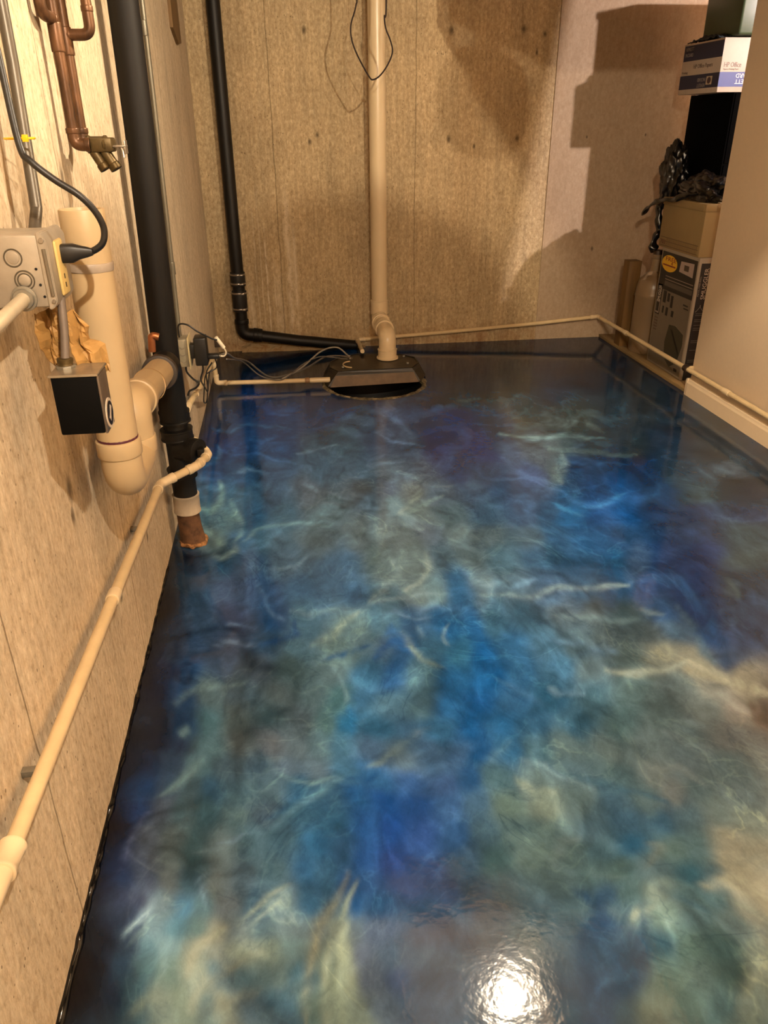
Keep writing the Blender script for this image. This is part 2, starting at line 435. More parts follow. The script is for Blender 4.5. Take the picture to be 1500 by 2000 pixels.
FLOOR_TONES = """0.121,5.194,2a2826 0.601,5.118,2a2c2e 1.621,4.958,222e38 2.127,4.878,2c3336 2.463,4.826,2e3332 0.110,4.721,2c2c2c
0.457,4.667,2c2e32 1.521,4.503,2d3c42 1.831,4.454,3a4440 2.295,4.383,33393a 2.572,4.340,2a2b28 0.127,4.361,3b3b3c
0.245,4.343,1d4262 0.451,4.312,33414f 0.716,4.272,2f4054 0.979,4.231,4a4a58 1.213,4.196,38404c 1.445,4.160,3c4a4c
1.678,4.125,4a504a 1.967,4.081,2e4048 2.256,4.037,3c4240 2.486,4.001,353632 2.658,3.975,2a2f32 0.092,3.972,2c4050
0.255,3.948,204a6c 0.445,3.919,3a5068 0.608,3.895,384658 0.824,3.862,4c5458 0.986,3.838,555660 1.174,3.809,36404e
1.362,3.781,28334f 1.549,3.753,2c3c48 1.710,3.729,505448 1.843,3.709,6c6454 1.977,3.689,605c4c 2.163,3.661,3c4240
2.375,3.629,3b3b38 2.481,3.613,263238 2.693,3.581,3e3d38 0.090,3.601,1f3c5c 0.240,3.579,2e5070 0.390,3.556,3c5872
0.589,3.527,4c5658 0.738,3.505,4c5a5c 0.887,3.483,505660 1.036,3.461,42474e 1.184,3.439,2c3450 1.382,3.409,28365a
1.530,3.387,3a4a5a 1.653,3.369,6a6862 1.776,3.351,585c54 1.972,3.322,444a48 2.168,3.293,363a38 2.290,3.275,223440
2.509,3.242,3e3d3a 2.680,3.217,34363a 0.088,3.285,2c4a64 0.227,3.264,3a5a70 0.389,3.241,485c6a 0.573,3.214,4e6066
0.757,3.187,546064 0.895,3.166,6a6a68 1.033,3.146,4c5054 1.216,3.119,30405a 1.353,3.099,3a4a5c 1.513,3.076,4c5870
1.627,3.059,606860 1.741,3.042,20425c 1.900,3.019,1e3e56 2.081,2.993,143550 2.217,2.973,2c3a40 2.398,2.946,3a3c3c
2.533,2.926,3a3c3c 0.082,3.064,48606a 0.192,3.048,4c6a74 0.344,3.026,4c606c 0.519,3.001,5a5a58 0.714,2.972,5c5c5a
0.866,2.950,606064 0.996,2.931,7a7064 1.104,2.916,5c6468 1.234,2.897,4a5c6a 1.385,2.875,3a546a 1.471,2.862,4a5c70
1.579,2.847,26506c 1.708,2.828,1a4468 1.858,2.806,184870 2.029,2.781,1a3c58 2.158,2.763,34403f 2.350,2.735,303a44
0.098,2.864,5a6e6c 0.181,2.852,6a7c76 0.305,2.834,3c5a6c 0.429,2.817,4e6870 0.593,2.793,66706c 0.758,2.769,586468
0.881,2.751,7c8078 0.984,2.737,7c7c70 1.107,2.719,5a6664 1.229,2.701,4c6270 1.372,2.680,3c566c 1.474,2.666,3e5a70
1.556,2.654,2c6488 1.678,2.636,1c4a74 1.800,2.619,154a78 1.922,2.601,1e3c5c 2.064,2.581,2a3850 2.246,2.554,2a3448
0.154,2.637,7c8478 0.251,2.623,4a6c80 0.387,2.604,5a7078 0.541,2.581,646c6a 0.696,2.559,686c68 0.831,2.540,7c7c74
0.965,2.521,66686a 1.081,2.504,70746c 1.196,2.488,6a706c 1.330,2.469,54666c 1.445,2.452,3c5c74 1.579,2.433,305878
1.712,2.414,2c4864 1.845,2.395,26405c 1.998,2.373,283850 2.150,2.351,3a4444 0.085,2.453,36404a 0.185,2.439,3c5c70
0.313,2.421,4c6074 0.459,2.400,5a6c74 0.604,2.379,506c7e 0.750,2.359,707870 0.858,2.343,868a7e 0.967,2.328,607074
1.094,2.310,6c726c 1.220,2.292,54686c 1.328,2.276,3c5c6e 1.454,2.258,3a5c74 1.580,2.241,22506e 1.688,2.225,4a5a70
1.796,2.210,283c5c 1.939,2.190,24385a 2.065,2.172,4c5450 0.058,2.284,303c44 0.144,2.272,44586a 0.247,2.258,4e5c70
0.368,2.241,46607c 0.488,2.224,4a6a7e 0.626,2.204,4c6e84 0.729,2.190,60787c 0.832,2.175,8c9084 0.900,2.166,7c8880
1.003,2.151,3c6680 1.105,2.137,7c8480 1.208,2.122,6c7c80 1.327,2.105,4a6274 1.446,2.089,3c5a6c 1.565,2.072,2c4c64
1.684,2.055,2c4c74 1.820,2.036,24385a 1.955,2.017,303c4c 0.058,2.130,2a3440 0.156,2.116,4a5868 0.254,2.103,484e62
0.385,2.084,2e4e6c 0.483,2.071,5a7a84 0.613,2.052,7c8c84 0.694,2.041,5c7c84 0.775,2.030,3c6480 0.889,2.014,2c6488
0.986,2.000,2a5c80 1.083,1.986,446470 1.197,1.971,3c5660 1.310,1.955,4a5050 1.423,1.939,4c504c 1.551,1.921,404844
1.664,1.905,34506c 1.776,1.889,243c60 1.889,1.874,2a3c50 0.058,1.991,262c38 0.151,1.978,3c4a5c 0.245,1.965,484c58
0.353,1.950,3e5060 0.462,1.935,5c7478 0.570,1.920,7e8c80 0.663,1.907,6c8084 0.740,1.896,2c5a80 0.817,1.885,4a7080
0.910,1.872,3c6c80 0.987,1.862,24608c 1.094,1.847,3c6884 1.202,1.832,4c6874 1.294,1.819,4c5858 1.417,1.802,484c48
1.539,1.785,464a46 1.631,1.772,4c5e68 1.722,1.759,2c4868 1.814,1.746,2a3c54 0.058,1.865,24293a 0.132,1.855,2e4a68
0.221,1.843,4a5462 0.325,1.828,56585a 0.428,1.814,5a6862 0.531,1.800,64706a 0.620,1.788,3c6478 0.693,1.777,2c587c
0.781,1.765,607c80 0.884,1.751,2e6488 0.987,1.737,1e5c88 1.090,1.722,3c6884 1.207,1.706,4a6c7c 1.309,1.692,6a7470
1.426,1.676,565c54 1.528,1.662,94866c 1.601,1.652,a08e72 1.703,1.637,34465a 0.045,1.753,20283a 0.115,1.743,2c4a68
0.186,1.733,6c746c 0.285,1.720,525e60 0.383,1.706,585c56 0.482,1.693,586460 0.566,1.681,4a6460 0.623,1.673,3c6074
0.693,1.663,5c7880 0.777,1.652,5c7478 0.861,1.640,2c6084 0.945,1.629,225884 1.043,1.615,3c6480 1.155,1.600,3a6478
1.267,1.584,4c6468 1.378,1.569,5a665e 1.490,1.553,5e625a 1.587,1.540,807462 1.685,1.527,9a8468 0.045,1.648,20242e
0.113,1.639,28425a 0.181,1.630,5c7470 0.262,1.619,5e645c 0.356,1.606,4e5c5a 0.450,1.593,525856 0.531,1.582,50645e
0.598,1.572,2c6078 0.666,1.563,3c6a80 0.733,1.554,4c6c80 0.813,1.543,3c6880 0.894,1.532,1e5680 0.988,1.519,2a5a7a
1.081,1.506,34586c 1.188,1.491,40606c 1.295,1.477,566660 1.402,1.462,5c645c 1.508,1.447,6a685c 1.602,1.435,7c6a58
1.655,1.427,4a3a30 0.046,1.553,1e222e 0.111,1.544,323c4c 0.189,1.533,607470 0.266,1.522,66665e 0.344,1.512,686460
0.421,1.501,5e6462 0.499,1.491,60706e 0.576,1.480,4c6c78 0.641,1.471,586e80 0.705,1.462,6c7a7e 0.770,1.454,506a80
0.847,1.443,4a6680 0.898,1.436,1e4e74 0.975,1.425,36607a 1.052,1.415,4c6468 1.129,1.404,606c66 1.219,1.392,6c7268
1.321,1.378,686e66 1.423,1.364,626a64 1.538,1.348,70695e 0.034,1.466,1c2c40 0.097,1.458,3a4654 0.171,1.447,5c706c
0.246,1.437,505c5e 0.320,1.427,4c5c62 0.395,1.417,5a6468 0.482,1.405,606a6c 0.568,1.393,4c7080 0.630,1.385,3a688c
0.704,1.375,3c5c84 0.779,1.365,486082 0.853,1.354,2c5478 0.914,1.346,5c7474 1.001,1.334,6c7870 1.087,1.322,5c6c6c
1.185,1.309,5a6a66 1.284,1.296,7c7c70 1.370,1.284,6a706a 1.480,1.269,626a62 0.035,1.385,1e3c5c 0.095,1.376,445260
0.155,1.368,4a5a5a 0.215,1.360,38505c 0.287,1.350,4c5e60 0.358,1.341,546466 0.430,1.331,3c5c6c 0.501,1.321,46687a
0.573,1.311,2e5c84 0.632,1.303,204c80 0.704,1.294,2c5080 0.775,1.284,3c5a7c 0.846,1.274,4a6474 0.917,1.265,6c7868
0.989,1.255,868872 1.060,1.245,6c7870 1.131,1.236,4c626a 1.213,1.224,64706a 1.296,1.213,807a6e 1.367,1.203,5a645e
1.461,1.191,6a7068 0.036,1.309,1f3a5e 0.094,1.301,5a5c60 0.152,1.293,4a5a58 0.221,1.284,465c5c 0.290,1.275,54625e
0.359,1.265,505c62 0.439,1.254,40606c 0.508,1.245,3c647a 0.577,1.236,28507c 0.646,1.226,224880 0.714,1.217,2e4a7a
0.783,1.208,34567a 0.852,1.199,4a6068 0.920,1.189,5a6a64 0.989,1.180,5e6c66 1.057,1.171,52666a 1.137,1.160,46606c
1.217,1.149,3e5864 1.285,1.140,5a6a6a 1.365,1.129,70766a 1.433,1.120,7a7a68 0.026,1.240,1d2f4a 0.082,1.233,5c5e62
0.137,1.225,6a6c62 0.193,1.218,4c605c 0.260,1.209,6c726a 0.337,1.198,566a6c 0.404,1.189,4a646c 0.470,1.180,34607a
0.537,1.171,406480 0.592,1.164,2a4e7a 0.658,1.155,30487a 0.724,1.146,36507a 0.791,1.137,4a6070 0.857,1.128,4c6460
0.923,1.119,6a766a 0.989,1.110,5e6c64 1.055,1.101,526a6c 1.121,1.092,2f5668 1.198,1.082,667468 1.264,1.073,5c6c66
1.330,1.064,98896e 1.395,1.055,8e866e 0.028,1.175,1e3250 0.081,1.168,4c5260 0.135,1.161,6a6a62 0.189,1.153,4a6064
0.253,1.145,6c7068 0.317,1.136,5c686a 0.381,1.127,546a6c 0.446,1.119,38607a 0.499,1.112,44687c 0.552,1.104,34587c
0.606,1.097,304e70 0.680,1.087,3c4e72 0.744,1.078,3e4e6a 0.808,1.070,465866 0.872,1.061,566464 0.947,1.051,62706a
1.010,1.043,5c6e68 1.074,1.034,5a6c62 1.138,1.025,5e6c68 1.202,1.017,3c5c60 1.244,1.011,5a6a68 1.307,1.003,b09c7c
1.371,0.994,a8967a 0.029,1.114,1d2538 0.081,1.107,3c4050 0.133,1.100,7a8480 0.184,1.093,3f6270 0.247,1.085,4c6464
0.298,1.078,6a6c68 0.360,1.069,4a6068 0.412,1.063,849088 0.464,1.056,3f6478 0.526,1.047,5c7074 0.567,1.042,2c587c
0.629,1.033,2c4c68 0.701,1.024,344c62 0.773,1.014,2f4a5c 0.835,1.006,44525a 0.897,0.997,4c5c60 0.959,0.989,506060
1.020,0.981,3a5060 1.072,0.974,5c706a 1.123,0.967,8c8e78 1.174,0.960,5c6e68 1.225,0.953,526460 1.287,0.945,9e9076
1.348,0.937,b09a78 0.030,1.057,1c2636 0.080,1.050,3a4454 0.140,1.042,6c7c7a 0.191,1.035,4a686c 0.241,1.029,5c6e64
0.281,1.023,9a8c70 0.331,1.017,6c706a 0.381,1.010,5a6a6a 0.431,1.003,707a74 0.481,0.997,5a7074 0.521,0.991,98967c
0.561,0.986,606a6c 0.621,0.978,505a68 0.691,0.968,46525e 0.761,0.959,465460 0.820,0.951,4a585e 0.870,0.944,4c5a5c
0.930,0.936,4c5c62 0.990,0.928,2e4860 1.049,0.920,50646a 1.109,0.912,7a8470 1.168,0.904,5e6e68 1.238,0.895,6a7268
1.307,0.886,8a8470 0.031,1.004,16202e 0.080,0.997,33404e 0.138,0.989,5a7070 0.177,0.984,7c9088 0.235,0.976,7c7c6a
0.284,0.970,8a8470 0.342,0.962,989478 0.390,0.955,86866e 0.439,0.949,6a7c74 0.487,0.942,787c68 0.526,0.937,a09c7c
0.575,0.931,646870 0.633,0.923,505c66 0.691,0.915,505e66 0.758,0.906,50606a 0.816,0.898,54626a 0.864,0.892,4e5c60
0.922,0.884,4c5c64 0.971,0.878,344e60 1.028,0.870,2c4a5c 1.086,0.862,3e5a60 1.134,0.856,6a7a68 1.192,0.848,5a6e64
1.259,0.839,807e6a 0.022,0.955,141c28 0.070,0.948,2a3e4e 0.126,0.941,5c7470 0.183,0.933,74806e 0.239,0.926,a09a7c
0.287,0.919,5c7478 0.334,0.913,5c6e6c 0.390,0.905,68746c 0.446,0.898,4e6c70 0.493,0.892,8c8a6c 0.531,0.887,a8a280
0.569,0.882,646870 0.625,0.874,4c566a 0.672,0.868,46545e 0.728,0.860,4c5c68 0.775,0.854,505e68 0.812,0.849,4c5a62
0.850,0.844,505c60 0.906,0.837,44525c 0.962,0.829,2c4658 1.018,0.822,244658 1.074,0.814,6c7a68 1.130,0.807,646e60
1.186,0.799,5c6c60 1.242,0.792,8c866c 0.008,0.900,10161e 0.053,0.894,1c2c3c 0.108,0.887,506c70 0.162,0.880,8c8e78
0.208,0.874,86886e 0.262,0.866,7a8478 0.299,0.861,a89c7c 0.344,0.855,6c7878 0.399,0.848,4c6870 0.453,0.841,6a7868
0.498,0.835,989678 0.535,0.830,8c8c74 0.580,0.824,646a70 0.634,0.817,566470 0.689,0.809,50606c 0.743,0.802,54626c
0.797,0.795,505e66 0.842,0.789,4c5a60 0.887,0.783,445860 0.941,0.776,2c4658 0.996,0.769,3c5458 1.050,0.761,787c66
1.104,0.754,647060 1.158,0.747,566860 1.212,0.740,807e68"""  # tones read at image pixel positions, cast onto the floor through the camera
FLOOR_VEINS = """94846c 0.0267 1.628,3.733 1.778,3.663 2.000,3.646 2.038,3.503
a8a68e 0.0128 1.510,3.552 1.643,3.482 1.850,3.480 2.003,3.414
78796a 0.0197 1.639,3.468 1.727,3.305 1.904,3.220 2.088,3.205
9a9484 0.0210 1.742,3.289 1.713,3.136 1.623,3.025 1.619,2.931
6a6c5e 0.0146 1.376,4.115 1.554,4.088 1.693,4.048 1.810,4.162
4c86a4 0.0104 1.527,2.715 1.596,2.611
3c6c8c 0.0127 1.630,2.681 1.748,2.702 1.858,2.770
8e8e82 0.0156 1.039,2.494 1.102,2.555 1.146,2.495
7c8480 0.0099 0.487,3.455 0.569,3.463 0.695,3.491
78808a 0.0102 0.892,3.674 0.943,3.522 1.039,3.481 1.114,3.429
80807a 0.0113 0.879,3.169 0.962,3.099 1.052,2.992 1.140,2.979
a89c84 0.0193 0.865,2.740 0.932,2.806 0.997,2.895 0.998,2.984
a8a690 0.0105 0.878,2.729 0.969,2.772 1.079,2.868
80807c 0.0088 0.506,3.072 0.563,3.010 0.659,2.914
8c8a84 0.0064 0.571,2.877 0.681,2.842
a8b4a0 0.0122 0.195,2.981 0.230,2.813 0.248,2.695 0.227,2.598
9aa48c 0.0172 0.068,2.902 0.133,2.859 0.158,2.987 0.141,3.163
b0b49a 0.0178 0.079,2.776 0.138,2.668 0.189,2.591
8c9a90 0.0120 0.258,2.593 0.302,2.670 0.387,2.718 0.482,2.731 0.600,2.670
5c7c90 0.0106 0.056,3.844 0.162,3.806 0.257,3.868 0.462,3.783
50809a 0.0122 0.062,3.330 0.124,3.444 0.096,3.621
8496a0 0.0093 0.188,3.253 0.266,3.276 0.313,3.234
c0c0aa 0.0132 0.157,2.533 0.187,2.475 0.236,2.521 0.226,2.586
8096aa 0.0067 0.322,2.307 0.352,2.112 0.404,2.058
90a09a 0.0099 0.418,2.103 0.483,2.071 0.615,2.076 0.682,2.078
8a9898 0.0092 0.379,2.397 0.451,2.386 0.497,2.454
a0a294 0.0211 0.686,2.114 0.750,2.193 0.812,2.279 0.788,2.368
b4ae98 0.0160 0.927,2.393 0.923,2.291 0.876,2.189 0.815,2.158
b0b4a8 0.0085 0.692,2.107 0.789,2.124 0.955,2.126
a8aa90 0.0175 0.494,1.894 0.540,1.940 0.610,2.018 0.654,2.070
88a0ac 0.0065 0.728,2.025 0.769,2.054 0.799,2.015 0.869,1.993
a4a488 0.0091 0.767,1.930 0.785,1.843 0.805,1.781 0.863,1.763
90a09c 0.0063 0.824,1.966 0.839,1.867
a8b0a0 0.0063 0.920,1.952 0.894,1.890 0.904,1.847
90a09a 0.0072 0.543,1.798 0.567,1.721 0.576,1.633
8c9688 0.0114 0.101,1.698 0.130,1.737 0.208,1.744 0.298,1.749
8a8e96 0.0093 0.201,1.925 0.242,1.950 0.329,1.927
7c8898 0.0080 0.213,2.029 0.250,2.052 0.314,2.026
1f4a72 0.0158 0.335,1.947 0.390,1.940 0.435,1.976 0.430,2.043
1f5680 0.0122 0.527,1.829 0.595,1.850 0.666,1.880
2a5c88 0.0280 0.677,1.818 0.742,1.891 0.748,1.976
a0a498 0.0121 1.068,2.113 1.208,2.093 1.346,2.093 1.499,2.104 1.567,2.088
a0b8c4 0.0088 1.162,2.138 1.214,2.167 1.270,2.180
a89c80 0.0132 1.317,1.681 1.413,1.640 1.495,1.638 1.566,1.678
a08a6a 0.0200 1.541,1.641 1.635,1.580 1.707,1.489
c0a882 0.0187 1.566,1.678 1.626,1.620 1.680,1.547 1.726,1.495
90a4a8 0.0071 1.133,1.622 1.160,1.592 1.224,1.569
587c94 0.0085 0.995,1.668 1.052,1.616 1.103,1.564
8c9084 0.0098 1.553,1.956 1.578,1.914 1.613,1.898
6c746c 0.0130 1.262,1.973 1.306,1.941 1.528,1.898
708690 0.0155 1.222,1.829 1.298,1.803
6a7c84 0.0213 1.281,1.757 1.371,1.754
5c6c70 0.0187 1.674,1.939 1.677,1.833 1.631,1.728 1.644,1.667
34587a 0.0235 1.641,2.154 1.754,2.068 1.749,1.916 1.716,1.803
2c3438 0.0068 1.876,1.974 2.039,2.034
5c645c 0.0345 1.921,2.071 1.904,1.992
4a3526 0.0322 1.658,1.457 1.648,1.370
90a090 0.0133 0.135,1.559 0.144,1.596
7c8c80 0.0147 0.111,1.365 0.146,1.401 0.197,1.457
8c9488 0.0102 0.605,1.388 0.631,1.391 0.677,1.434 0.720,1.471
708e90 0.0083 0.368,1.236 0.405,1.265 0.452,1.294 0.502,1.337 0.542,1.344
809690 0.0061 0.377,1.393 0.455,1.356 0.532,1.349
1c4c78 0.0074 0.542,1.347 0.596,1.343 0.658,1.401
2c5268 0.0094 0.377,1.275 0.415,1.287 0.444,1.332
6c8c9a 0.0052 0.568,1.421 0.593,1.460 0.605,1.532 0.618,1.554
2c6c90 0.0107 0.581,1.615 0.589,1.534 0.585,1.490
787890 0.0056 0.051,1.172 0.068,1.254 0.099,1.318
8c989c 0.0045 0.252,1.218 0.288,1.224 0.314,1.243
808880 0.0066 0.198,1.193 0.253,1.202 0.300,1.143
a8a898 0.0053 0.719,1.470 0.755,1.498 0.789,1.507
78908c 0.0063 0.886,1.340 0.933,1.381 0.982,1.424
1c4c74 0.0115 0.826,1.333 0.875,1.389 0.918,1.468
98a49c 0.0062 0.986,1.353 1.038,1.327 1.081,1.282 1.129,1.250
44606a 0.0097 1.049,1.326 1.087,1.298 1.147,1.267 1.227,1.233 1.277,1.190 1.281,1.162
a8a484 0.0144 0.956,1.293 0.979,1.252 1.031,1.238
8a9884 0.0091 0.885,1.142 0.933,1.140 0.996,1.166
8a8678 0.0110 1.261,1.243 1.287,1.285 1.351,1.291 1.388,1.234
8c8c80 0.0078 1.369,1.407 1.393,1.377 1.418,1.340
94968a 0.0067 1.444,1.440 1.486,1.408
7c8074 0.0111 0.962,1.064 1.001,1.114 1.048,1.127
8a8672 0.0099 1.189,1.095 1.206,1.074 1.169,1.043
9e8a6c 0.0439 1.325,1.045 1.439,1.030
8c9a98 0.0092 0.089,1.027 0.123,1.075 0.146,1.115
707e78 0.0061 0.105,1.010 0.136,1.046 0.197,1.075
a0b0b4 0.0042 0.215,1.151 0.229,1.098 0.241,1.064
a09c80 0.0072 0.314,1.018 0.351,1.054 0.404,1.097
a8a890 0.0041 0.315,0.992 0.352,1.023 0.389,1.055
b09c78 0.0157 0.224,0.942 0.234,0.984 0.291,1.021
90a8a4 0.0115 0.176,0.944 0.178,0.962
a89c7c 0.0170 0.235,0.865 0.250,0.898 0.300,0.927 0.361,0.952
98967a 0.0147 0.128,0.864 0.158,0.885 0.199,0.892
b8a884 0.0082 0.295,0.854 0.345,0.860
a49472 0.0128 0.529,1.098 0.504,1.034 0.463,0.987 0.447,0.922 0.437,0.799
b0ac88 0.0107 0.542,1.073 0.520,0.995 0.507,0.900 0.494,0.791
b0a884 0.0086 0.492,0.994 0.478,0.926 0.469,0.795
3c6474 0.0038 0.405,0.873 0.424,0.934
24486c 0.0103 0.551,1.071 0.548,0.991
746c58 0.0036 0.464,0.839 0.465,0.795
7c8878 0.0142 1.020,0.954 1.042,0.925 1.082,0.915
b0a884 0.0122 1.069,0.921 1.097,0.938 1.128,0.940
7c8a7c 0.0053 1.013,1.032 1.080,1.029 1.102,1.020
4c6468 0.0063 1.113,1.045 1.166,1.001 1.211,0.945 1.232,0.926
7c8478 0.0063 1.154,1.031 1.173,0.971 1.192,0.936
2e4860 0.0224 0.981,0.986 1.011,0.972 1.018,0.939 1.042,0.900
b8a27c 0.0188 1.258,0.976 1.308,0.981 1.345,0.937 1.363,0.906
b49e7a 0.0277 1.312,1.027 1.348,0.987 1.389,0.949
98947a 0.0071 1.274,0.947 1.314,0.909 1.351,0.886
545e54 0.0028 1.104,0.780 1.145,0.770 1.174,0.757
a09474 0.0075 1.294,0.827 1.246,0.779 1.205,0.733
445450 0.0138 1.244,0.893 1.231,0.836"""  # vein lines and widths traced from image pixels, converted to floor metres

# ------------------------------------------------------------------ lamps of the basement (above and outside the frame)
def bulb_lamp(kind, pos, col, power, r):
    t = thing('ceiling_lamp', 'bare bulb in a porcelain lampholder under the %s joists' % kind, 'lamp')
    m, nt, b = new_mat('glowing_glass_'+kind.replace(' ', '_'))
    b.inputs['Base Color'].default_value = (1, 1, 1, 1)
    b.inputs['Emission Color'].default_value = col+(1,)
    b.inputs['Emission Strength'].default_value = power
    bm = bmesh.new()
    bmesh.ops.create_icosphere(bm, subdivisions=3, radius=r, matrix=Matrix.Translation(pos))
    finish('bulb', bm, m, t)
    x, y, z = pos
    sleeve('lampholder', (x, y, z+r*0.9), (x, y, z+r*0.9+0.05), 0.022, MAT['porcelain'], t)
    sleeve('stem', (x, y, z+r*0.9+0.045), (x, y, CEIL+0.01), 0.012, MAT['galvanized'], t)
    if kind == 'middle':      # added tin reflector keeping this bulb's light off the left wall
        pts = [(1.215, 1.905), (1.192, 1.96), (1.185, 2.03), (1.188, 2.09), (1.200, 2.128)]
        bm = bmesh.new()
        prev = None
        for (px, py) in pts:
            row = [bm.verts.new((px, py, 1.985)), bm.verts.new((px-0.002, py, 2.105))]
            if prev:
                bm.faces.new((prev[0], row[0], row[1], prev[1]))
            prev = row
        o = finish('shield', bm, MAT['galvanized'], t)
        md = o.modifiers.new('thickness', 'SOLIDIFY')
        md.thickness = 0.002
        tube('shield_arm', [(1.185, 2.03, 2.10), (1.19, 2.04, 2.26), (1.30, 2.075, 2.285)], 0.003, MAT['galvanized'], t, 8)
    return t

MAT = {}
MAT['porcelain'] = plain('porcelain', 'd8d4ca', 0.3)
MAT['galvanized'] = plain('galvanized_steel', '8d8a80', 0.42, 0.75, 0.15, 60, 0.1)
MAT['pvc'] = plain('ivory_pvc', 'd2bd98', 0.32, 0, 0.035, 9, 0.0, 0.45)
MAT['pvc_fit'] = plain('ivory_pvc_fitting', 'd6c19c', 0.28, 0, 0.03, 9, 0.0, 0.5)
MAT['pvc_dirty'] = plain('dusty_ivory_pvc', 'ccb58c', 0.42, 0, 0.09, 14, 0.0, 0.4)
MAT['pvc_toned'] = plain('toned_down_ivory_pvc', 'b49e7a', 0.4, 0, 0.04, 9, 0.0, 0.4)  # ivory darkened to offset strong lamp light on the standpipe
MAT['primer'] = plain('purple_primer', '4a1c2c', 0.5)
MAT['black_pipe'] = plain('black_drain_pipe', '0b0907', 0.5, 0, 0.35, 22, 0.1, 0.35)
MAT['black_iron'] = plain('blackened_iron_pipe', '0c0907', 0.62, 0, 0.6, 14, 0.3, 0.25, stretch=(1, 1, 0.3))
MAT['rubber'] = plain('black_rubber', '14110f', 0.6, 0, 0.2, 40)
MAT['clamp'] = plain('steel_clamp', 'a49c92', 0.3, 0.85, 0.1)
MAT['cable'] = plain('black_cable', '0e0c0b', 0.45)
MAT['cable_gray'] = plain('gray_cable', '5a5650', 0.45)
MAT['copper'] = plain('tarnished_copper', '5c402a', 0.4, 0.5, 0.7, 30, 0.2, stretch=(1, 1, 0.3))
MAT['brass'] = plain('aged_brass', '54462a', 0.45, 0.6, 0.3, 40, 0.2)
MAT['wood'] = plain('stained_wood', '6a4e26', 0.6, 0, 0.3, 18, 0.2, stretch=(1, 1, 0.12))
MAT['joist'] = plain('joist_timber', 'b0926c', 0.8, 0, 0.25, 14, 0.2, stretch=(1, 0.1, 1))
MAT['drywall'] = plain('cream_wall_paint', 'e2cdb0', 0.75, 0, 0.02, 60, 0.08, 0.3)
MAT['baseboard'] = plain('cream_baseboard_paint', 'dcc7a8', 0.5, 0, 0.02, 20, 0, 0.4)
MAT['plywood'] = plain('tan_plywood', '7d6640', 0.8, 0, 0.2, 12, 0.1, stretch=(1, 0.2, 1))
MAT['dark'] = plain('dark_panel', '120f0a', 0.8, 0, 0.2, 6)

LEFT_SEAMS = [-0.60, 0.24, 1.08, 1.922, 2.77, 3.60, 3.866, 4.62]
MAT['concrete_left'] = concrete('formed_concrete_left', 'c2b094', 'd6c8ae', '9c876a', 1, LEFT_SEAMS,
    pits=[(1.545, 0.72, 0.02), (1.53, 0.66, 0.012), (2.2, 0.25, 0.012), (1.95, 1.30, 0.016), (1.78, 0.30, 0.012), (4.45, 1.53, 0.01)])
MAT['concrete_back'] = concrete('formed_concrete_back', 'b09b78', 'd0bc98', '8a7352', 0, [0.465, 1.368],
    pits=[(0.693, 1.908, 0.014), (1.584, 1.911, 0.015), (2.037, 1.919, 0.016), (2.169, 1.895, 0.010), (2.129, 1.795, 0.010),
          (0.743, 1.348, 0.010), (0.693, 1.31, 0.012), (1.583, 1.316, 0.014), (2.032, 1.318, 0.014), (1.75, 1.273, 0.009)],
    rust=True, drips=[(0.30, 0.006, 1.0, 0.5), (0.37, 0.008, 0.9, 0.8), (0.335, 0.004, 1.1, 0.5), (0.52, 0.03, 1.1, 0.55), (0.56, 0.02, 0.9, 0.5), (0.25, 0.03, 0.55, 0.5), (0.42, 0.004, 0.7, 0.5), (0.44, 0.05, 0.6, 0.4)])
MAT['painted'] = concrete('painted_concrete_back', 'a8937a', 'b5a28a', '98836a', 0, [],
    pits=[(2.62, 0.62, 0.010), (2.9, 1.33, 0.006), (2.50, 1.32, 0.006)], paint=True)

# ------------------------------------------------------------------ room shell
struct(box('wall_left', (-0.2, -1.6, -0.1), (0.0, BACK+0.2, CEIL), MAT['concrete_left']))
struct(box('wall_back', (0.0, BACK, -0.1), (2.261, BACK+0.2, CEIL), MAT['concrete_back']))
struct(box('wall_back', (2.2605, BACK-0.007, 0.0), (3.27, BACK+0.2, CEIL), MAT['painted'], bevel=0.003))
struct(box('wall_back', (3.272, BACK+0.12, -0.1), (5.2, BACK+0.2, CEIL), MAT['dark']))
struct(box('wall_front', (-0.2, -1.8, -0.1), (5.2, -1.6, CEIL), MAT['drywall']))
struct(box('wall_far_right', (5.0, -1.6, -0.1), (5.2, BACK+0.12, CEIL), MAT['drywall']))
struct(box('wall_right', (RIGHT, -1.6, 0.0), (RIGHT+0.115, 4.0, CEIL), MAT['drywall'], bevel=0.004))
struct(box('ceiling', (-0.2, -1.8, CEIL), (5.2, BACK+0.2, CEIL+0.05), MAT['joist']))
for jx in (0.22, 0.84, 1.47, 2.10, 2.72, 3.33, 3.95, 4.55):
    struct(box('trim_joist', (jx, -1.6, 2.40), (jx+0.038, BACK, CEIL), MAT['joist']))
for (x0, x1, y0) in ((0.878, 1.47, 2.66), (0.878, 1.47, 2.93), (0.258, 0.84, 2.66), (1.508, 2.10, 2.66)):
    struct(box('trim_blocking', (x0, y0, 2.41), (x1, y0+0.04, CEIL), MAT['joist']))
# added unseen duct hung under the joists to shade the back wall's right side
blocker = thing('light_blocker', 'added unseen duct hung under the ceiling joists right of the bulb', 'blocker')
box('blocker_body', (1.44, 2.27, 2.01), (1.92, 4.45, 2.30), MAT['galvanized'], blocker, 0.004)
for yy in (2.4, 3.1, 3.8):
    box('hanger', (1.435, yy, 2.005), (1.925, yy+0.03, 2.41), MAT['galvanized'], blocker)
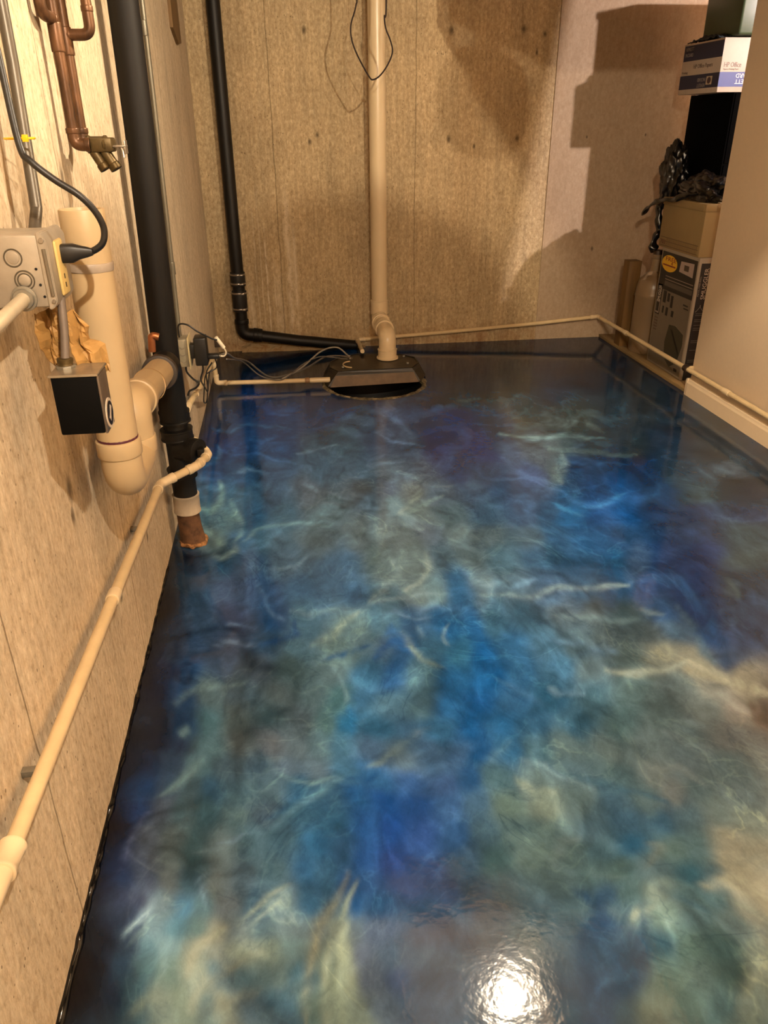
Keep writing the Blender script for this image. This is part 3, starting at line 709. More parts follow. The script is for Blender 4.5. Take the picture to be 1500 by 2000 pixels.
# added unseen board behind the drywall, outlined to trim the next room's light
pb = prism('shadow_board', [(2.875, 0.0), (3.90, 0.0), (3.90, 1.60), (3.44, 1.61), (3.445, 1.683), (3.56, 2.36), (2.875, 2.36)], 'y', 3.29, 3.31, MAT['plywood'])
tag(pb, 'added unseen board behind the drywall, shaped to block light from the next room', 'board')
# added unseen sack hung from the joists to shade the lower back wall
bmh = bmesh.new()
bmesh.ops.create_icosphere(bmh, subdivisions=4, radius=1.0)
for v in bmh.verts:
    q = Vector([math.copysign(abs(c)**0.8, c) for c in v.co])
    v.co = Vector((1.285+q.x*0.138, 2.48+q.y*0.05, 1.905+q.z*0.145-0.02*q.x))
occluder = thing('hanging_occluder', 'added unseen rounded sack hanging from the joists just behind the middle bulb', 'occluder')
finish('occluder_body', bmh, plain('occluder_dark', '2a241c', 0.9), occluder)
for xx in (1.18, 1.36):
    sleeve('cord', (xx, 2.48, 2.03), (xx, 2.48, 2.645), 0.004, MAT['cable'], occluder, seg=8)
# baseboard: profiled board, 95 mm, along the foot of the drywall
prof = [(RIGHT, 0.0), (RIGHT-0.016, 0.0), (RIGHT-0.016, 0.072), (RIGHT-0.012, 0.082), (RIGHT-0.010, 0.092), (RIGHT-0.004, 0.098), (RIGHT, 0.098)]
struct(prism('baseboard_right', prof, 'y', -1.6, 4.003, MAT['baseboard']))
struct(prism('baseboard_right_end', [(4.0, 0.0), (4.016, 0.0), (4.016, 0.09), (4.008, 0.098), (4.0, 0.098)], 'x', RIGHT-0.016, RIGHT+0.115, MAT['baseboard']))
# storage bay floor and its low timber kerb
struct(box('floor_bay', (2.80, 4.016, -0.05), (4.6, BACK, 0.018), MAT['plywood']))
struct(box('floor_next_room', (RIGHT+0.1155, -1.6, -0.05), (5.0, 4.0, 0.0), MAT['plywood']))
struct(box('trim_kerb', (2.742, 4.016, 0.0), (2.80, BACK-0.007, 0.022), MAT['wood'] if False else MAT['plywood'], bevel=0.003))

# ------------------------------------------------------------------ poured resin floor
def _hash(ix, iy, seed):
    h = (ix.astype(np.int64)*374761393 + iy.astype(np.int64)*668265263 + seed*1442695041) & 0xffffffff
    h = ((h ^ (h >> 13))*1274126177) & 0xffffffff
    h = (h ^ (h >> 16)) & 0xffff
    return h/65535.0

def vnoise(x, y, seed=0):
    ix, iy = np.floor(x), np.floor(y)
    fx, fy = x-ix, y-iy
    fx = fx*fx*fx*(fx*(fx*6-15)+10)
    fy = fy*fy*fy*(fy*(fy*6-15)+10)
    a = _hash(ix, iy, seed); b = _hash(ix+1, iy, seed)
    c = _hash(ix, iy+1, seed); d = _hash(ix+1, iy+1, seed)
    return (a*(1-fx)+b*fx)*(1-fy)+(c*(1-fx)+d*fx)*fy - 0.5

def fbm(x, y, seed=0, octv=4, gain=0.5):
    s, a = 0, 1.0
    for o in range(octv):
        s = s + a*vnoise(x*2**o, y*2**o, seed+o*17)
        a *= gain
    return s

FLOOR_GAIN = np.array([0.42, 0.63, 0.93])      # pigment brightness per channel

def build_floor():
    ys = [-1.6, -1.3, -1.0, -0.7, -0.45, -0.3, -0.2]
    y = -0.15
    while y < BACK:
        ys.append(y)
        y += 0.0040+0.0016*max(y, 0)
    ys.append(BACK)
    ys = np.array(ys)
    nx = 468
    xs = np.linspace(0.0, 2.80, nx)
    X, Y = np.meshgrid(xs, ys)
    ny = len(ys)
    # camera perspective coordinates of a floor point; pattern distances use image space
    def image_coords(x, y):
        z = 0.886*y+0.11*(x-0.476)+0.63
        z = np.maximum(z, 0.25)
        return (x-0.476)/z, 1.57/z
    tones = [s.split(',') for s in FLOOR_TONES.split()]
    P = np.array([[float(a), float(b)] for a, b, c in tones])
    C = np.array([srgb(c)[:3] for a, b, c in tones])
    ps, pt = image_coords(P[:, 0], P[:, 1])
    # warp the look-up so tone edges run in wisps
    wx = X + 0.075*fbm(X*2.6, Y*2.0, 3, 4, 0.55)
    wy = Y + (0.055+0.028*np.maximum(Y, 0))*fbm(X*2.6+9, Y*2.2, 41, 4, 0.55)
    s, t = image_coords(wx, wy)
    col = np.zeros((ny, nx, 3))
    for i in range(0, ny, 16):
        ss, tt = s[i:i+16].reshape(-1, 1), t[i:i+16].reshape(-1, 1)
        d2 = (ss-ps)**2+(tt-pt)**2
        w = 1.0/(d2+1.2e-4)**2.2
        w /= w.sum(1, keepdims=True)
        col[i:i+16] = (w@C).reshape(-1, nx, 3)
    # flow lines
    psi = 0.45*X-0.30*Y+fbm(X*1.3, Y*1.0, 77, 2, 0.4)+0.16*fbm(X*4.2, Y*3.4, 99, 2)+0.03*fbm(X*14, Y*12, 33, 2)
    dy = np.gradient(ys)[:, None]
    vx = np.gradient(psi, axis=0)/dy
    vy = -np.gradient(psi, axis=1)/(xs[1]-xs[0])
    m = np.sqrt(vx*vx+vy*vy)+1e-3
    vx, vy = vx/m, vy/m
    def samp(a, r, c):
        r = np.clip(r, 0, ny-1.001); c = np.clip(c, 0, nx-1.001)
        r0 = r.astype(int); c0 = c.astype(int)
        fr, fc = r-r0, c-c0
        if a.ndim == 3:
            fr, fc = fr[..., None], fc[..., None]
        return (a[r0, c0]*(1-fr)*(1-fc)+a[r0+1, c0]*fr*(1-fc)+a[r0, c0+1]*(1-fr)*fc+a[r0+1, c0+1]*fr*fc)
    R0, C0 = np.meshgrid(np.arange(ny, dtype=float), np.arange(nx, dtype=float), indexing='ij')
    dxs = xs[1]-xs[0]
    def lic(img, steps, h):
        acc = img.copy(); tot = 1.0
        for sgn in (1, -1):
            r, c = R0.copy(), C0.copy()
            for k in range(steps):
                u = samp(vx, r, c); v = samp(vy, r, c)
                c = c+sgn*h*u/dxs
                r = r+sgn*h*v/np.interp(r, np.arange(ny), dy[:, 0])
                wgt = 1-(k+1)/(steps+1)
                acc = acc+wgt*samp(img, r, c); tot += wgt
        return acc/tot
    rng = np.random.default_rng(5)
    st = lic(rng.random((ny, nx)), 16, 0.008)
    st = (st-st.mean())/st.std()
    st2 = lic(vnoise(X*60, Y*42, 5), 16, 0.012)
    st2 = (st2-st2.mean())/st2.std()
    # veins
    jx = X+0.02*fbm(X*9, Y*7, 11, 3)
    jy = Y+(0.014+0.012*np.maximum(Y, 0))*fbm(X*9+5, Y*8, 12, 3)
    vs, vt = image_coords(jx, jy)
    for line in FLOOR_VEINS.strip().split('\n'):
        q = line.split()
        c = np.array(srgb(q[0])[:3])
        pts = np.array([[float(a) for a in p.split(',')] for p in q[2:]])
        a, b = image_coords(pts[:, 0], pts[:, 1])
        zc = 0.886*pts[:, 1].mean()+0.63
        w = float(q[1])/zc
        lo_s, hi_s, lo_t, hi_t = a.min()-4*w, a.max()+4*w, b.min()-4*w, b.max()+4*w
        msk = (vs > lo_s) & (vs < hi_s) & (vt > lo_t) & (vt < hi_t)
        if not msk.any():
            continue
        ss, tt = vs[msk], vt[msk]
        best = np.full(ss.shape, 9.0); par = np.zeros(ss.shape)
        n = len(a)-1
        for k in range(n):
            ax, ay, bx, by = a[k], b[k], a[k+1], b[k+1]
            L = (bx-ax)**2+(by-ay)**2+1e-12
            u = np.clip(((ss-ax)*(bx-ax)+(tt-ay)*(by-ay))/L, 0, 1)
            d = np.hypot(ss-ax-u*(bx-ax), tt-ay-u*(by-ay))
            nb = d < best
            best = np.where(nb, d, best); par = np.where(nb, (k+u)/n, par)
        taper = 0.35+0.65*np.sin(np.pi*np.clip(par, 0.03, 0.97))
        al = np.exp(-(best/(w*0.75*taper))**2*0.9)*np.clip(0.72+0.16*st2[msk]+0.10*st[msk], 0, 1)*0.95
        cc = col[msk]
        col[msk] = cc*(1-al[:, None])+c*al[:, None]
    # smoky folded sheets of pigment
    a1 = fbm(X*2.3, Y*1.7, 401, 3); a2 = fbm(X*2.3+6, Y*1.7+2, 402, 3)
    b1 = fbm(X*3.0+2.4*a1, Y*2.2+2.4*a2, 403, 3); b2 = fbm(X*3.0+2.4*a1+5, Y*2.2+2.4*a2, 404, 3)
    smoke = fbm(X*4.2+2.2*b1, Y*3.0+2.2*b2, 405, 5, 0.62)
    smoke2 = fbm(X*9+3.0*b2, Y*6.5+3.0*a1, 406, 4, 0.65)
    lum = np.exp(0.60*smoke+0.32*smoke2)
    col = col*(lum/lum.mean())[..., None]
    # thin pale and dark filaments drawn out by the pour
    for sc, sd, tone, str_ in ((1.5, 201, 'c8c8b4', 0.50), (3.4, 231, 'b0b8b0', 0.42), (7.0, 261, 'a0acae', 0.26), (2.2, 301, '16283e', 0.50), (5.0, 331, '20344c', 0.40)):
        qx = X*sc+0.9*fbm(X*sc*0.7, Y*sc*0.6, sd+3, 3)+0.18*fbm(X*sc*3, Y*sc*3, sd+5, 2)
        qy = Y*sc*0.62+0.9*fbm(X*sc*0.7+4, Y*sc*0.6, sd+4, 3)
        rd = 1-np.abs(fbm(qx, qy, sd, 3, 0.45))*(5.5)
        rd = np.clip(rd, 0, 1)**3*np.clip(0.25+2.6*fbm(X*sc*0.8+7, Y*sc*0.7, sd+9, 2), 0, 1)
        fadef = np.clip(1.1-(Y-3.3)/1.6, 0.12, 1)
        al = np.clip(rd*str_*1.8*fadef, 0, 0.9)[..., None]
        if tone[0] in 'abc':
            tgt = np.clip(col*1.9+0.05*np.array(srgb(tone)[:3]), 0, 0.8)
        else:
            tgt = col*0.35
        col = col*(1-al)+tgt*al
    col = lic(col, 3, 0.005)
    # silky grain following the flow
    amp = 0.02*st+0.03*st2
    col = col*np.clip(1+amp, 0.6, 1.6)[..., None]
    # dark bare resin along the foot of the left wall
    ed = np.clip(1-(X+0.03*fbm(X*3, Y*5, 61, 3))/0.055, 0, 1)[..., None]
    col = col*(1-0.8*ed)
    # pigment tinted by depth to offset near lamp light and far wall reflections
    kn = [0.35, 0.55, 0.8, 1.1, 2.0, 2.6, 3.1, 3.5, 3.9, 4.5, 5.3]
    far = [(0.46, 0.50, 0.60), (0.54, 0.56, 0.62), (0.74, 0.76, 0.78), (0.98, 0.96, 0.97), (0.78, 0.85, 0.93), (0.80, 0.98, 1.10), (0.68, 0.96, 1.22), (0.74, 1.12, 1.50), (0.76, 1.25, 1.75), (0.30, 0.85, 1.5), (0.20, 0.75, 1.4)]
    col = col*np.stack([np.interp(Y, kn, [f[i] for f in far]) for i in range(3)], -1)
    col = np.clip(col*FLOOR_GAIN, 0.002, 0.92)
    # faces, leaving the sump pit open
    idx = np.arange(ny*nx).reshape(ny, nx)
    cx, cy = (X[:-1, :-1]+X[1:, 1:])/2, (Y[:-1, :-1]+Y[1:, 1:])/2
    keep = np.hypot(cx-SUMP[0], cy-SUMP[1]) > SUMP[2]
    F = np.stack([idx[:-1, :-1], idx[:-1, 1:], idx[1:, 1:], idx[1:, :-1]], -1)[keep]
    me = bpy.data.meshes.new('floor')
    me.vertices.add(ny*nx)
    me.vertices.foreach_set('co', np.stack([X, Y, np.zeros_like(X)], -1).astype(np.float32).ravel())
    nf = len(F)
    me.loops.add(nf*4)
    me.loops.foreach_set('vertex_index', F.astype(np.int32).ravel())
    me.polygons.add(nf)
    me.polygons.foreach_set('loop_start', np.arange(0, nf*4, 4, dtype=np.int32))
    me.polygons.foreach_set('loop_total', np.full(nf, 4, dtype=np.int32))
    me.update(calc_edges=True)
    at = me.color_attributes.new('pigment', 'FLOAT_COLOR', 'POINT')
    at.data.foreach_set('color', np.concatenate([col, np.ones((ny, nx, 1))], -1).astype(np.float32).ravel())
    me.validate()
    m, nt, b = new_mat('marbled_blue_resin')
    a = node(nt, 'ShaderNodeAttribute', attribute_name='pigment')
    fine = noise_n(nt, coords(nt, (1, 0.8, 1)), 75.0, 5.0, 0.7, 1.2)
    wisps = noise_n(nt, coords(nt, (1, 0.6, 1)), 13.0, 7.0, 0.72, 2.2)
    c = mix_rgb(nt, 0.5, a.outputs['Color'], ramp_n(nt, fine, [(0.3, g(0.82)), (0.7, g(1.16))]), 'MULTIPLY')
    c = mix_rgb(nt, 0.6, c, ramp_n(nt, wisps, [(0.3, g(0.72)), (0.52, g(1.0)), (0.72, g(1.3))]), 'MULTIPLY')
    # crisp hair-fine lines of pale and dark pigment
    for sc, dist, wid, amt, colr, off in ((2.6, 2.6, 34.0, 0.55, None, 0.0), (5.2, 2.2, 22.0, 0.38, None, 3.7), (3.4, 3.0, 30.0, 0.55, 'dark', 8.1), (7.5, 2.0, 18.0, 0.30, 'dark', 5.3)):
        vm = node(nt, 'ShaderNodeMapping')
        vm.inputs['Location'].default_value = (off, off*1.3, off)
        vm.inputs['Scale'].default_value = (1, 0.7, 1)
        nt.links.new(node(nt, 'ShaderNodeTexCoord').outputs['Object'], vm.inputs[0])
        n1 = noise_n(nt, vm.outputs[0], sc, 4.0, 0.5, dist)
        line = math_n(nt, 'SUBTRACT', 1.0, math_n(nt, 'MULTIPLY', math_n(nt, 'ABSOLUTE', math_n(nt, 'SUBTRACT', n1, 0.5)), wid), clamp=True)
        gate = math_n(nt, 'MULTIPLY_ADD', noise_n(nt, vm.outputs[0], sc*0.9+1.0, 3.0, 0.6), 5.0, -2.4, clamp=True)
        f = math_n(nt, 'MULTIPLY', math_n(nt, 'MULTIPLY', math_n(nt, 'POWER', line, 1.6), gate), amt)
        tint = mix_rgb(nt, 1.0, c, (2.3, 2.1, 1.7, 1) if colr is None else (0.35, 0.42, 0.55, 1), 'MULTIPLY')
        c = mix_rgb(nt, f, c, tint)
    nt.links.new(c, b.inputs['Base Color'])
    b.inputs['Roughness'].default_value = 0.085
    b.inputs['IOR'].default_value = 1.38
    peel = noise_n(nt, coords(nt), 60.0, 2.0, 0.5)
    wave = noise_n(nt, coords(nt), 5.0, 2.0, 0.5)
    h = math_n(nt, 'ADD', math_n(nt, 'MULTIPLY', peel, 0.22), wave)
    bump_n(nt, b, h, 0.06, 0.02)
    o = link('floor', me, m, None, smooth=True)
    return struct(o)

SUMP = (0.985, 4.49, 0.295)
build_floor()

for k, p, c, s, r in LAMPS:
    bulb_lamp(k, Vector(p), c, s, r)

random.seed(4)

def noisy(o, amp, scale, seed=0.0, z_only=False):
    """push vertices about with smooth noise: crumples, ragged rims"""
    for v in o.data.vertices:
        n = mnoise.noise_vector(v.co*scale+Vector((seed, seed*1.7, seed*0.3)))
        if z_only:
            v.co.z += n.z*amp
        else:
            v.co += n*amp
    o.data.update()

# ================================================================== resin bead along the foot of the left wall
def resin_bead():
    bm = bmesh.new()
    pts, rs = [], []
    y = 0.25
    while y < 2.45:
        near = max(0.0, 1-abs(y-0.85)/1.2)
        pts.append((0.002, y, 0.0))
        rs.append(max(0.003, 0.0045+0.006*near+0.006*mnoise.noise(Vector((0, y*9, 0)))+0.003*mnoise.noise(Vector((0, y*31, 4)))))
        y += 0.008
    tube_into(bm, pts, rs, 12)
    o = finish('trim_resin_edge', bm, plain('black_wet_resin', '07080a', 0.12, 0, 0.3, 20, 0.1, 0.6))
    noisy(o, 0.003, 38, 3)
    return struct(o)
resin_bead()

# mortar fillet at the foot of the back wall, rust stained
def mortar_fillet():
    bm = bmesh.new()
    prev = None
    n = 60
    for i in range(n+1):
        x = 0.16+0.86*i/n
        h = 0.085*math.sin(math.pi*min(1, (i+2)/(n*0.5)))**0.5 if i < n*0.25 else 0.085*(1-(i-n*0.25)/(n*0.75))+0.006
        h += 0.008*mnoise.noise(Vector((x*9, 0, 0)))
        d = 0.045+0.02*mnoise.noise(Vector((x*7, 3, 0)))
        row = [bm.verts.new((x, BACK+0.002, h)), bm.verts.new((x, BACK-d*0.35, h*0.62)), bm.verts.new((x, BACK-d*0.75, h*0.2)), bm.verts.new((x, BACK-d, -0.002))]
        if prev:
            for k in range(3):
                bm.faces.new((prev[k], row[k], row[k+1], prev[k+1]))
        prev = row
    m, nt, b = new_mat('rust_stained_mortar')
    f = noise_n(nt, coords(nt, (1, 1, 2)), 12.0, 6.0, 0.7, 0.5)
    nt.links.new(ramp_n(nt, f, [(0.3, srgb('5c4630')), (0.5, srgb('a08a66')), (0.62, srgb('8a6a44')), (0.72, srgb('6a3a1c'))]), b.inputs['Base Color'])
    b.inputs['Roughness'].default_value = 0.9
    bump_n(nt, b, f, 0.6, 0.01)
    return struct(finish('trim_mortar_fillet', bm, m))
mortar_fillet()

# ================================================================== sump pit
def sump():
    sx, sy, sr = SUMP
    # liner of the pit: structure of the floor
    bm = bmesh.new()
    seg = 64
    rings = []
    for (r, z) in ((sr+0.02, -0.004), (sr-0.005, -0.006), (sr-0.015, -0.02), (sr-0.03, -0.45)):
        rings.append([bm.verts.new((sx+r*math.cos(2*math.pi*k/seg), sy+r*math.sin(2*math.pi*k/seg), z)) for k in range(seg)])
    for i in range(3):
        for k in range(seg):
            bm.faces.new((rings[i][k], rings[i][(k+1) % seg], rings[i+1][(k+1) % seg], rings[i+1][k]))
    bm.faces.new(rings[-1])
    o = struct(finish('floor_sump_pit', bm, plain('dark_pit_liner', '060504', 0.6)))
    # ragged rim of resin and plastic around the hole
    bm = bmesh.new()
    seg = 160
    rings = []
    for j, (r, z) in enumerate(((sr-0.012, -0.012), (sr-0.004, 0.003), (sr+0.006, 0.007), (sr+0.016, 0.004), (sr+0.024, -0.001))):
        ring = []
        for k in range(seg):
            a = 2*math.pi*k/seg
            w = 0.012*mnoise.noise(Vector((math.cos(a)*4, math.sin(a)*4, j*0.35)))+0.005*mnoise.noise(Vector((math.cos(a)*22, math.sin(a)*22, j)))
            zz = z+0.004*mnoise.noise(Vector((math.cos(a)*14, math.sin(a)*14, 5+j))) if 0 < j < 4 else z
            ring.append(bm.verts.new((sx+(r+w)*math.cos(a), sy+(r+w)*math.sin(a), zz)))
        rings.append(ring)
    for i in range(4):
        for k in range(seg):
            bm.faces.new((rings[i][k], rings[i][(k+1) % seg], rings[i+1][(k+1) % seg], rings[i+1][k]))
    m, nt, b = new_mat('ragged_pale_rim')
    f = noise_n(nt, coords(nt), 26.0, 5.0, 0.7)
    nt.links.new(ramp_n(nt, f, [(0.38, srgb('1c1a16')), (0.52, srgb('6e6650')), (0.66, srgb('a89f88'))]), b.inputs['Base Color'])
    b.inputs['Roughness'].default_value = 0.35
    bump_n(nt, b, f, 0.5, 0.01)
    struct(finish('trim_pit_rim', bm, m))
    # raised black cover over the rear half of the pit
    t = thing('sump_cover', 'black plastic cover with a straight raised front lip over the open sump pit', 'cover')
    blk = plain('scuffed_black_plastic', '1f1a14', 0.38, 0, 0.35, 18, 0.15, 0.5)
    top = [(0.765, 4.480), (1.215, 4.494), (1.275, 4.60), (1.27, 4.72), (1.19, 4.81), (1.05, 4.86), (0.92, 4.86), (0.80, 4.80), (0.73, 4.69), (0.72, 4.57)]
    bot = [(0.700, 4.436), (1.262, 4.470), (1.315, 4.59), (1.31, 4.74), (1.22, 4.85), (1.06, 4.90), (0.90, 4.90), (0.77, 4.84), (0.69, 4.71), (0.675, 4.57)]
    bm = bmesh.new()
    n = len(top)
    def ring(poly, z):
        return [bm.verts.new((p[0], p[1], z)) for p in poly]
    ins = [(p[0]+(0.99-p[0])*0.03, p[1]+(4.66-p[1])*0.03) for p in top]
    mid = [(a[0]*0.72+b[0]*0.28, a[1]*0.72+b[1]*0.28) for a, b in zip(top, bot)]
    rr = [ring(ins, 0.086), ring(ins, 0.090), ring(top, 0.090), ring(top, 0.084), ring(mid, 0.066), ring(bot, 0.012), ring(bot, 0.004)]
    bm.faces.new(rr[0])
    for i in range(len(rr)-1):
        for k in range(n):
            bm.faces.new((rr[i][k], rr[i][(k+1) % n], rr[i+1][(k+1) % n], rr[i+1][k]))
    bm.faces.new(rr[-1])
    finish('lid', bm, blk, t, smooth=False)
    # dusty brown front flange
    bm = bmesh.new()
    A = [(0.712, 4.4335, 0.006), (1.252, 4.4665, 0.006), (1.2235, 4.4835, 0.064), (0.748, 4.4665, 0.064)]
    vs = [bm.verts.new(p) for p in A]+[bm.verts.new((p[0], p[1]-0.004, p[2])) for p in A]
    bm.faces.new(vs[:4]); bm.faces.new(list(reversed(vs[4:])))
    for k in range(4):
        bm.faces.new((vs[k], vs[(k+1) % 4], vs[4+(k+1) % 4], vs[4+k]))
    finish('front_flange', bm, plain('dusty_brown_plastic', '5e4a34', 0.55, 0, 0.3, 14), t, smooth=False)
    # bolts and vent ring on the lid
    for (x, y) in ((0.80, 4.55), (1.20, 4.58), (1.20, 4.74), (0.86, 4.79)):
        sleeve('bolt', (x, y, 0.088), (x, y, 0.097), 0.009, MAT['galvanized'], t, seg=6)
    tube('gasket_ring', [(0.86+0.055*math.cos(a), 4.60+0.07*math.sin(a), 0.093) for a in [math.pi*(0.55+0.9*i/16) for i in range(17)]], 0.004, MAT['pvc_dirty'], t, seg=8)
sump()

# ================================================================== white vent pipe on the back wall
def vent_pipe():
    t = thing('vent_pipe', 'wide ivory plastic pipe dropping down the middle of the back wall to the sump cover', 'pipe')
    r = 0.0520
    x0, y0 = 1.105, BACK-0.175
    tube('upper_pipe', [(x0, y0, CEIL+0.02), (x0, y0, 1.2), (x0, y0, 0.275)], r, MAT['pvc'], t, 32)
    sleeve('coupling', (x0, y0, 0.355), (x0, y0, 0.265), r*1.1, MAT['pvc_fit'], t, lip=0.002)
    tube('upper_elbow', arc_path([(x0, y0, 0.27), (x0, y0, 0.235), (x0-0.010, y0-0.20, 0.235)], 0.07, 10), r*1.03, MAT['pvc_fit'], t, 32)
    sleeve('coupling', (x0-0.006, y0-0.12, 0.235), (x0-0.009, y0-0.17, 0.235), r*1.13, MAT['pvc_fit'], t, lip=0.002)
    tube('offset_pipe', [(x0-0.010, y0-0.17, 0.235), (1.098, 4.87, 0.232)], r, MAT['pvc'], t, 32)
    sleeve('coupling', (1.100, 4.92, 0.232), (1.098, 4.865, 0.232), r*1.12, MAT['pvc_fit'], t, lip=0.002)
    tube('lower_elbow', arc_path([(1.098, 4.88, 0.232), (1.094, 4.72, 0.228), (1.094, 4.72, 0.13)], 0.11, 12), r*1.03, MAT['pvc_fit'], t, 32)
    sleeve('floor_collar', (1.094, 4.72, 0.088), (1.094, 4.72, 0.150), r*1.13, MAT['pvc_fit'], t, lip=0.003)
    sleeve('pipe_flange', (1.094, 4.72, 0.088), (1.094, 4.72, 0.100), r*1.32, MAT['pvc_fit'], t)
vent_pipe()

# ================================================================== thin ivory condensate run on the back and right side
def right_run():
    t = thing('drain_line', 'thin ivory plastic pipe along the back wall foot, turning onto the right drywall', 'pipe')
    r = 0.0133
    yb = BACK-0.030
    tube('pipe', [(0.968, yb, 0.055), (1.6, yb, 0.085), (2.245, yb, 0.121), (2.70, yb, 0.154)], r, MAT['pvc_dirty'], t, 16)
    tube('riser', [(0.966, yb-0.02, 0.053), (0.945, 4.80, 0.118)], r, MAT['pvc'], t, 16)
    elbow('elbow', (1.02, yb, 0.057), (0.966, yb, 0.055), (0.963, yb-0.06, 0.057), r*1.12, MAT['pvc_fit'], t, 0.015)
    elbow('elbow', (2.655, yb, 0.151), (2.710, yb, 0.155), (2.710, yb-0.06, 0.155), r*1.12, MAT['pvc_fit'], t, 0.02)
    tube('pipe', [(2.710, yb-0.04, 0.155), (2.711, 4.6, 0.155), (2.711, 3.9, 0.154), (2.711, 1.0, 0.150), (2.711, -1.0, 0.146)], r, MAT['pvc_dirty'], t, 16)
    sleeve('coupling', (2.711, 4.87, 0.155), (2.711, 4.83, 0.155), r*1.22, MAT['pvc_fit'], t)
    sleeve('pipe_collar', (2.711, 4.025, 0.1545), (2.711, 3.985, 0.1545), r*1.55, plain('dark_brown_tape', '2c1c12', 0.5), t)
    sleeve('coupling', (2.711, 3.60, 0.1535), (2.711, 3.54, 0.1535), r*1.22, MAT['pvc_fit'], t)
    # little clips that hold it off the drywall
    for y in (3.99, 3.2, 2.2):
        box('pipe_clip', (2.712, y-0.008, 0.137), (RIGHT-0.0005, y+0.008, 0.172), MAT['pvc_dirty'], t, 0.002)
right_run()

# ================================================================== narrow black drain in the back left corner
def corner_drain():
    t = thing('corner_drain_pipe', 'narrow black drain pipe in the back left corner, bending to run low along the wall', 'pipe')
    r = 0.0405
    x0, y0 = 0.178, BACK-0.070
    tube('upright', [(x0, y0, CEIL+0.02), (x0, y0, 1.2), (x0, y0, 0.20)], r, MAT['black_pipe'], t, 24)
    tube('low_run', [(x0+0.02, y0, 0.135), (0.55, y0, 0.077), (0.96, y0+0.01, 0.022)], [r*0.95, r*0.9, r*0.85], MAT['black_pipe'], t, 24)
    elbow('elbow', (x0, y0, 0.235), (x0, y0, 0.135), (x0+0.10, y0, 0.124), r*1.06, MAT['black_pipe'], t, 0.05, 0.03)
    for z0, z1 in ((0.545, 0.455), (0.425, 0.290)):
        s = sleeve('rubber_coupling', (x0, y0, z0), (x0, y0, z1), r*1.2, MAT['rubber'], t)
        for z in (z0-0.014, z1+0.018):
            sleeve('hose_clamp', (x0, y0, z+0.006), (x0, y0, z-0.006), r*1.26, MAT['clamp'], s)
            box('clamp_screw', (x0+0.012, y0-r*1.26-0.010, z-0.005), (x0+0.034, y0-r*1.26+0.004, z+0.005), MAT['clamp'], s, 0.001)
    sleeve('coupling', (x0+0.085, y0, 0.126), (x0+0.13, y0, 0.120), r*1.12, MAT['black_pipe'], t)
corner_drain()

# ================================================================== thick black stack by the left wall
STX, STY = 0.070, 2.62
def soil_stack():
    t = thing('soil_stack', 'thick black drain pipe standing near the middle of the left wall', 'pipe')
    r = 0.044
    tube('upper_pipe', [(0.083, STY+0.05, CEIL+0.02), (0.073, STY+0.05, 1.4), (0.062, STY+0.03, 0.62)], r, MAT['black_iron'], t, 28)
    tube('lower_pipe', [(0.062, STY+0.03, 0.63), (0.068, STY, 0.40), (STX, STY, 0.15)], r*0.97, MAT['black_pipe'], t, 28)
    # hub rings of the branch fitting
    for (z0, z1, k) in ((0.520, 0.478, 1.18), (0.455, 0.415, 1.25), (0.305, 0.270, 1.16)):
        sleeve('hub_ring', (0.068, STY, z0), (0.069, STY, z1), r*k, MAT['black_pipe'], t, lip=0.002, seg=28)
    # sweep receiving the ivory trap arm
    sw = tube('branch_sweep', arc_path([(0.074, STY-0.20, 0.715), (0.074, STY-0.045, 0.705), (0.068, STY-0.012, 0.50)], 0.11, 12), r*1.08, MAT['black_pipe'], t, 28)
    sleeve('sweep_rim', (0.075, STY-0.225, 0.717), (0.074, STY-0.195, 0.715), r*1.24, plain('dusty_black_rim', '3a332e', 0.5), sw, seg=28)
    # clean-out plug facing into the room
    tee = tube('cleanout_neck', [(0.070, STY-0.02, 0.385), (0.125, STY-0.05, 0.385)], r*0.92, MAT['black_pipe'], t, 24)
    sleeve('cleanout_cap', (0.112, STY-0.045, 0.385), (0.145, STY-0.065, 0.385), r*1.05, MAT['black_pipe'], tee)
    box('cap_square', (0.140, STY-0.088, 0.368), (0.163, STY-0.052, 0.402), MAT['black_pipe'], tee, 0.003)
    # pale collar and rusty stub at the floor
    sleeve('pale_collar', (STX, STY, 0.200), (STX-0.001, STY, 0.128), r*1.08, plain('gray_beige_collar', 'a29480', 0.5, 0, 0.12, 30, 0.1), t, lip=0.0015, seg=28)
    rust = plain('rusty_iron', '5c3e26', 0.8, 0.1, 0.55, 30, 0.5)
    stub = tube('rusty_stub', [(STX-0.002, STY, 0.14), (STX, STY, 0.07), (STX+0.004, STY-0.005, 0.03), (STX+0.006, STY-0.008, -0.002)], [r*0.92, r*0.95, r*1.02, r*1.10], rust, t, 28)
    foam = sleeve('orange_sealant', (STX+0.008, STY-0.012, 0.0), (STX+0.008, STY-0.012, 0.013), r*1.18, plain('orange_crust', '94683e', 0.8, 0, 0.7, 60, 0.6), stub, seg=40)
    noisy(foam, 0.012, 42, 2)
    # copper stub peeping out behind the sweep
    tube('copper_nipple', arc_path([(0.045, STY-0.12, 0.76), (0.050, STY-0.12, 0.812), (0.072, STY-0.12, 0.805)], 0.02), 0.012, plain('clean_copper', 'b8764e', 0.35, 0.8, 0.2), t, 16)
soil_stack()

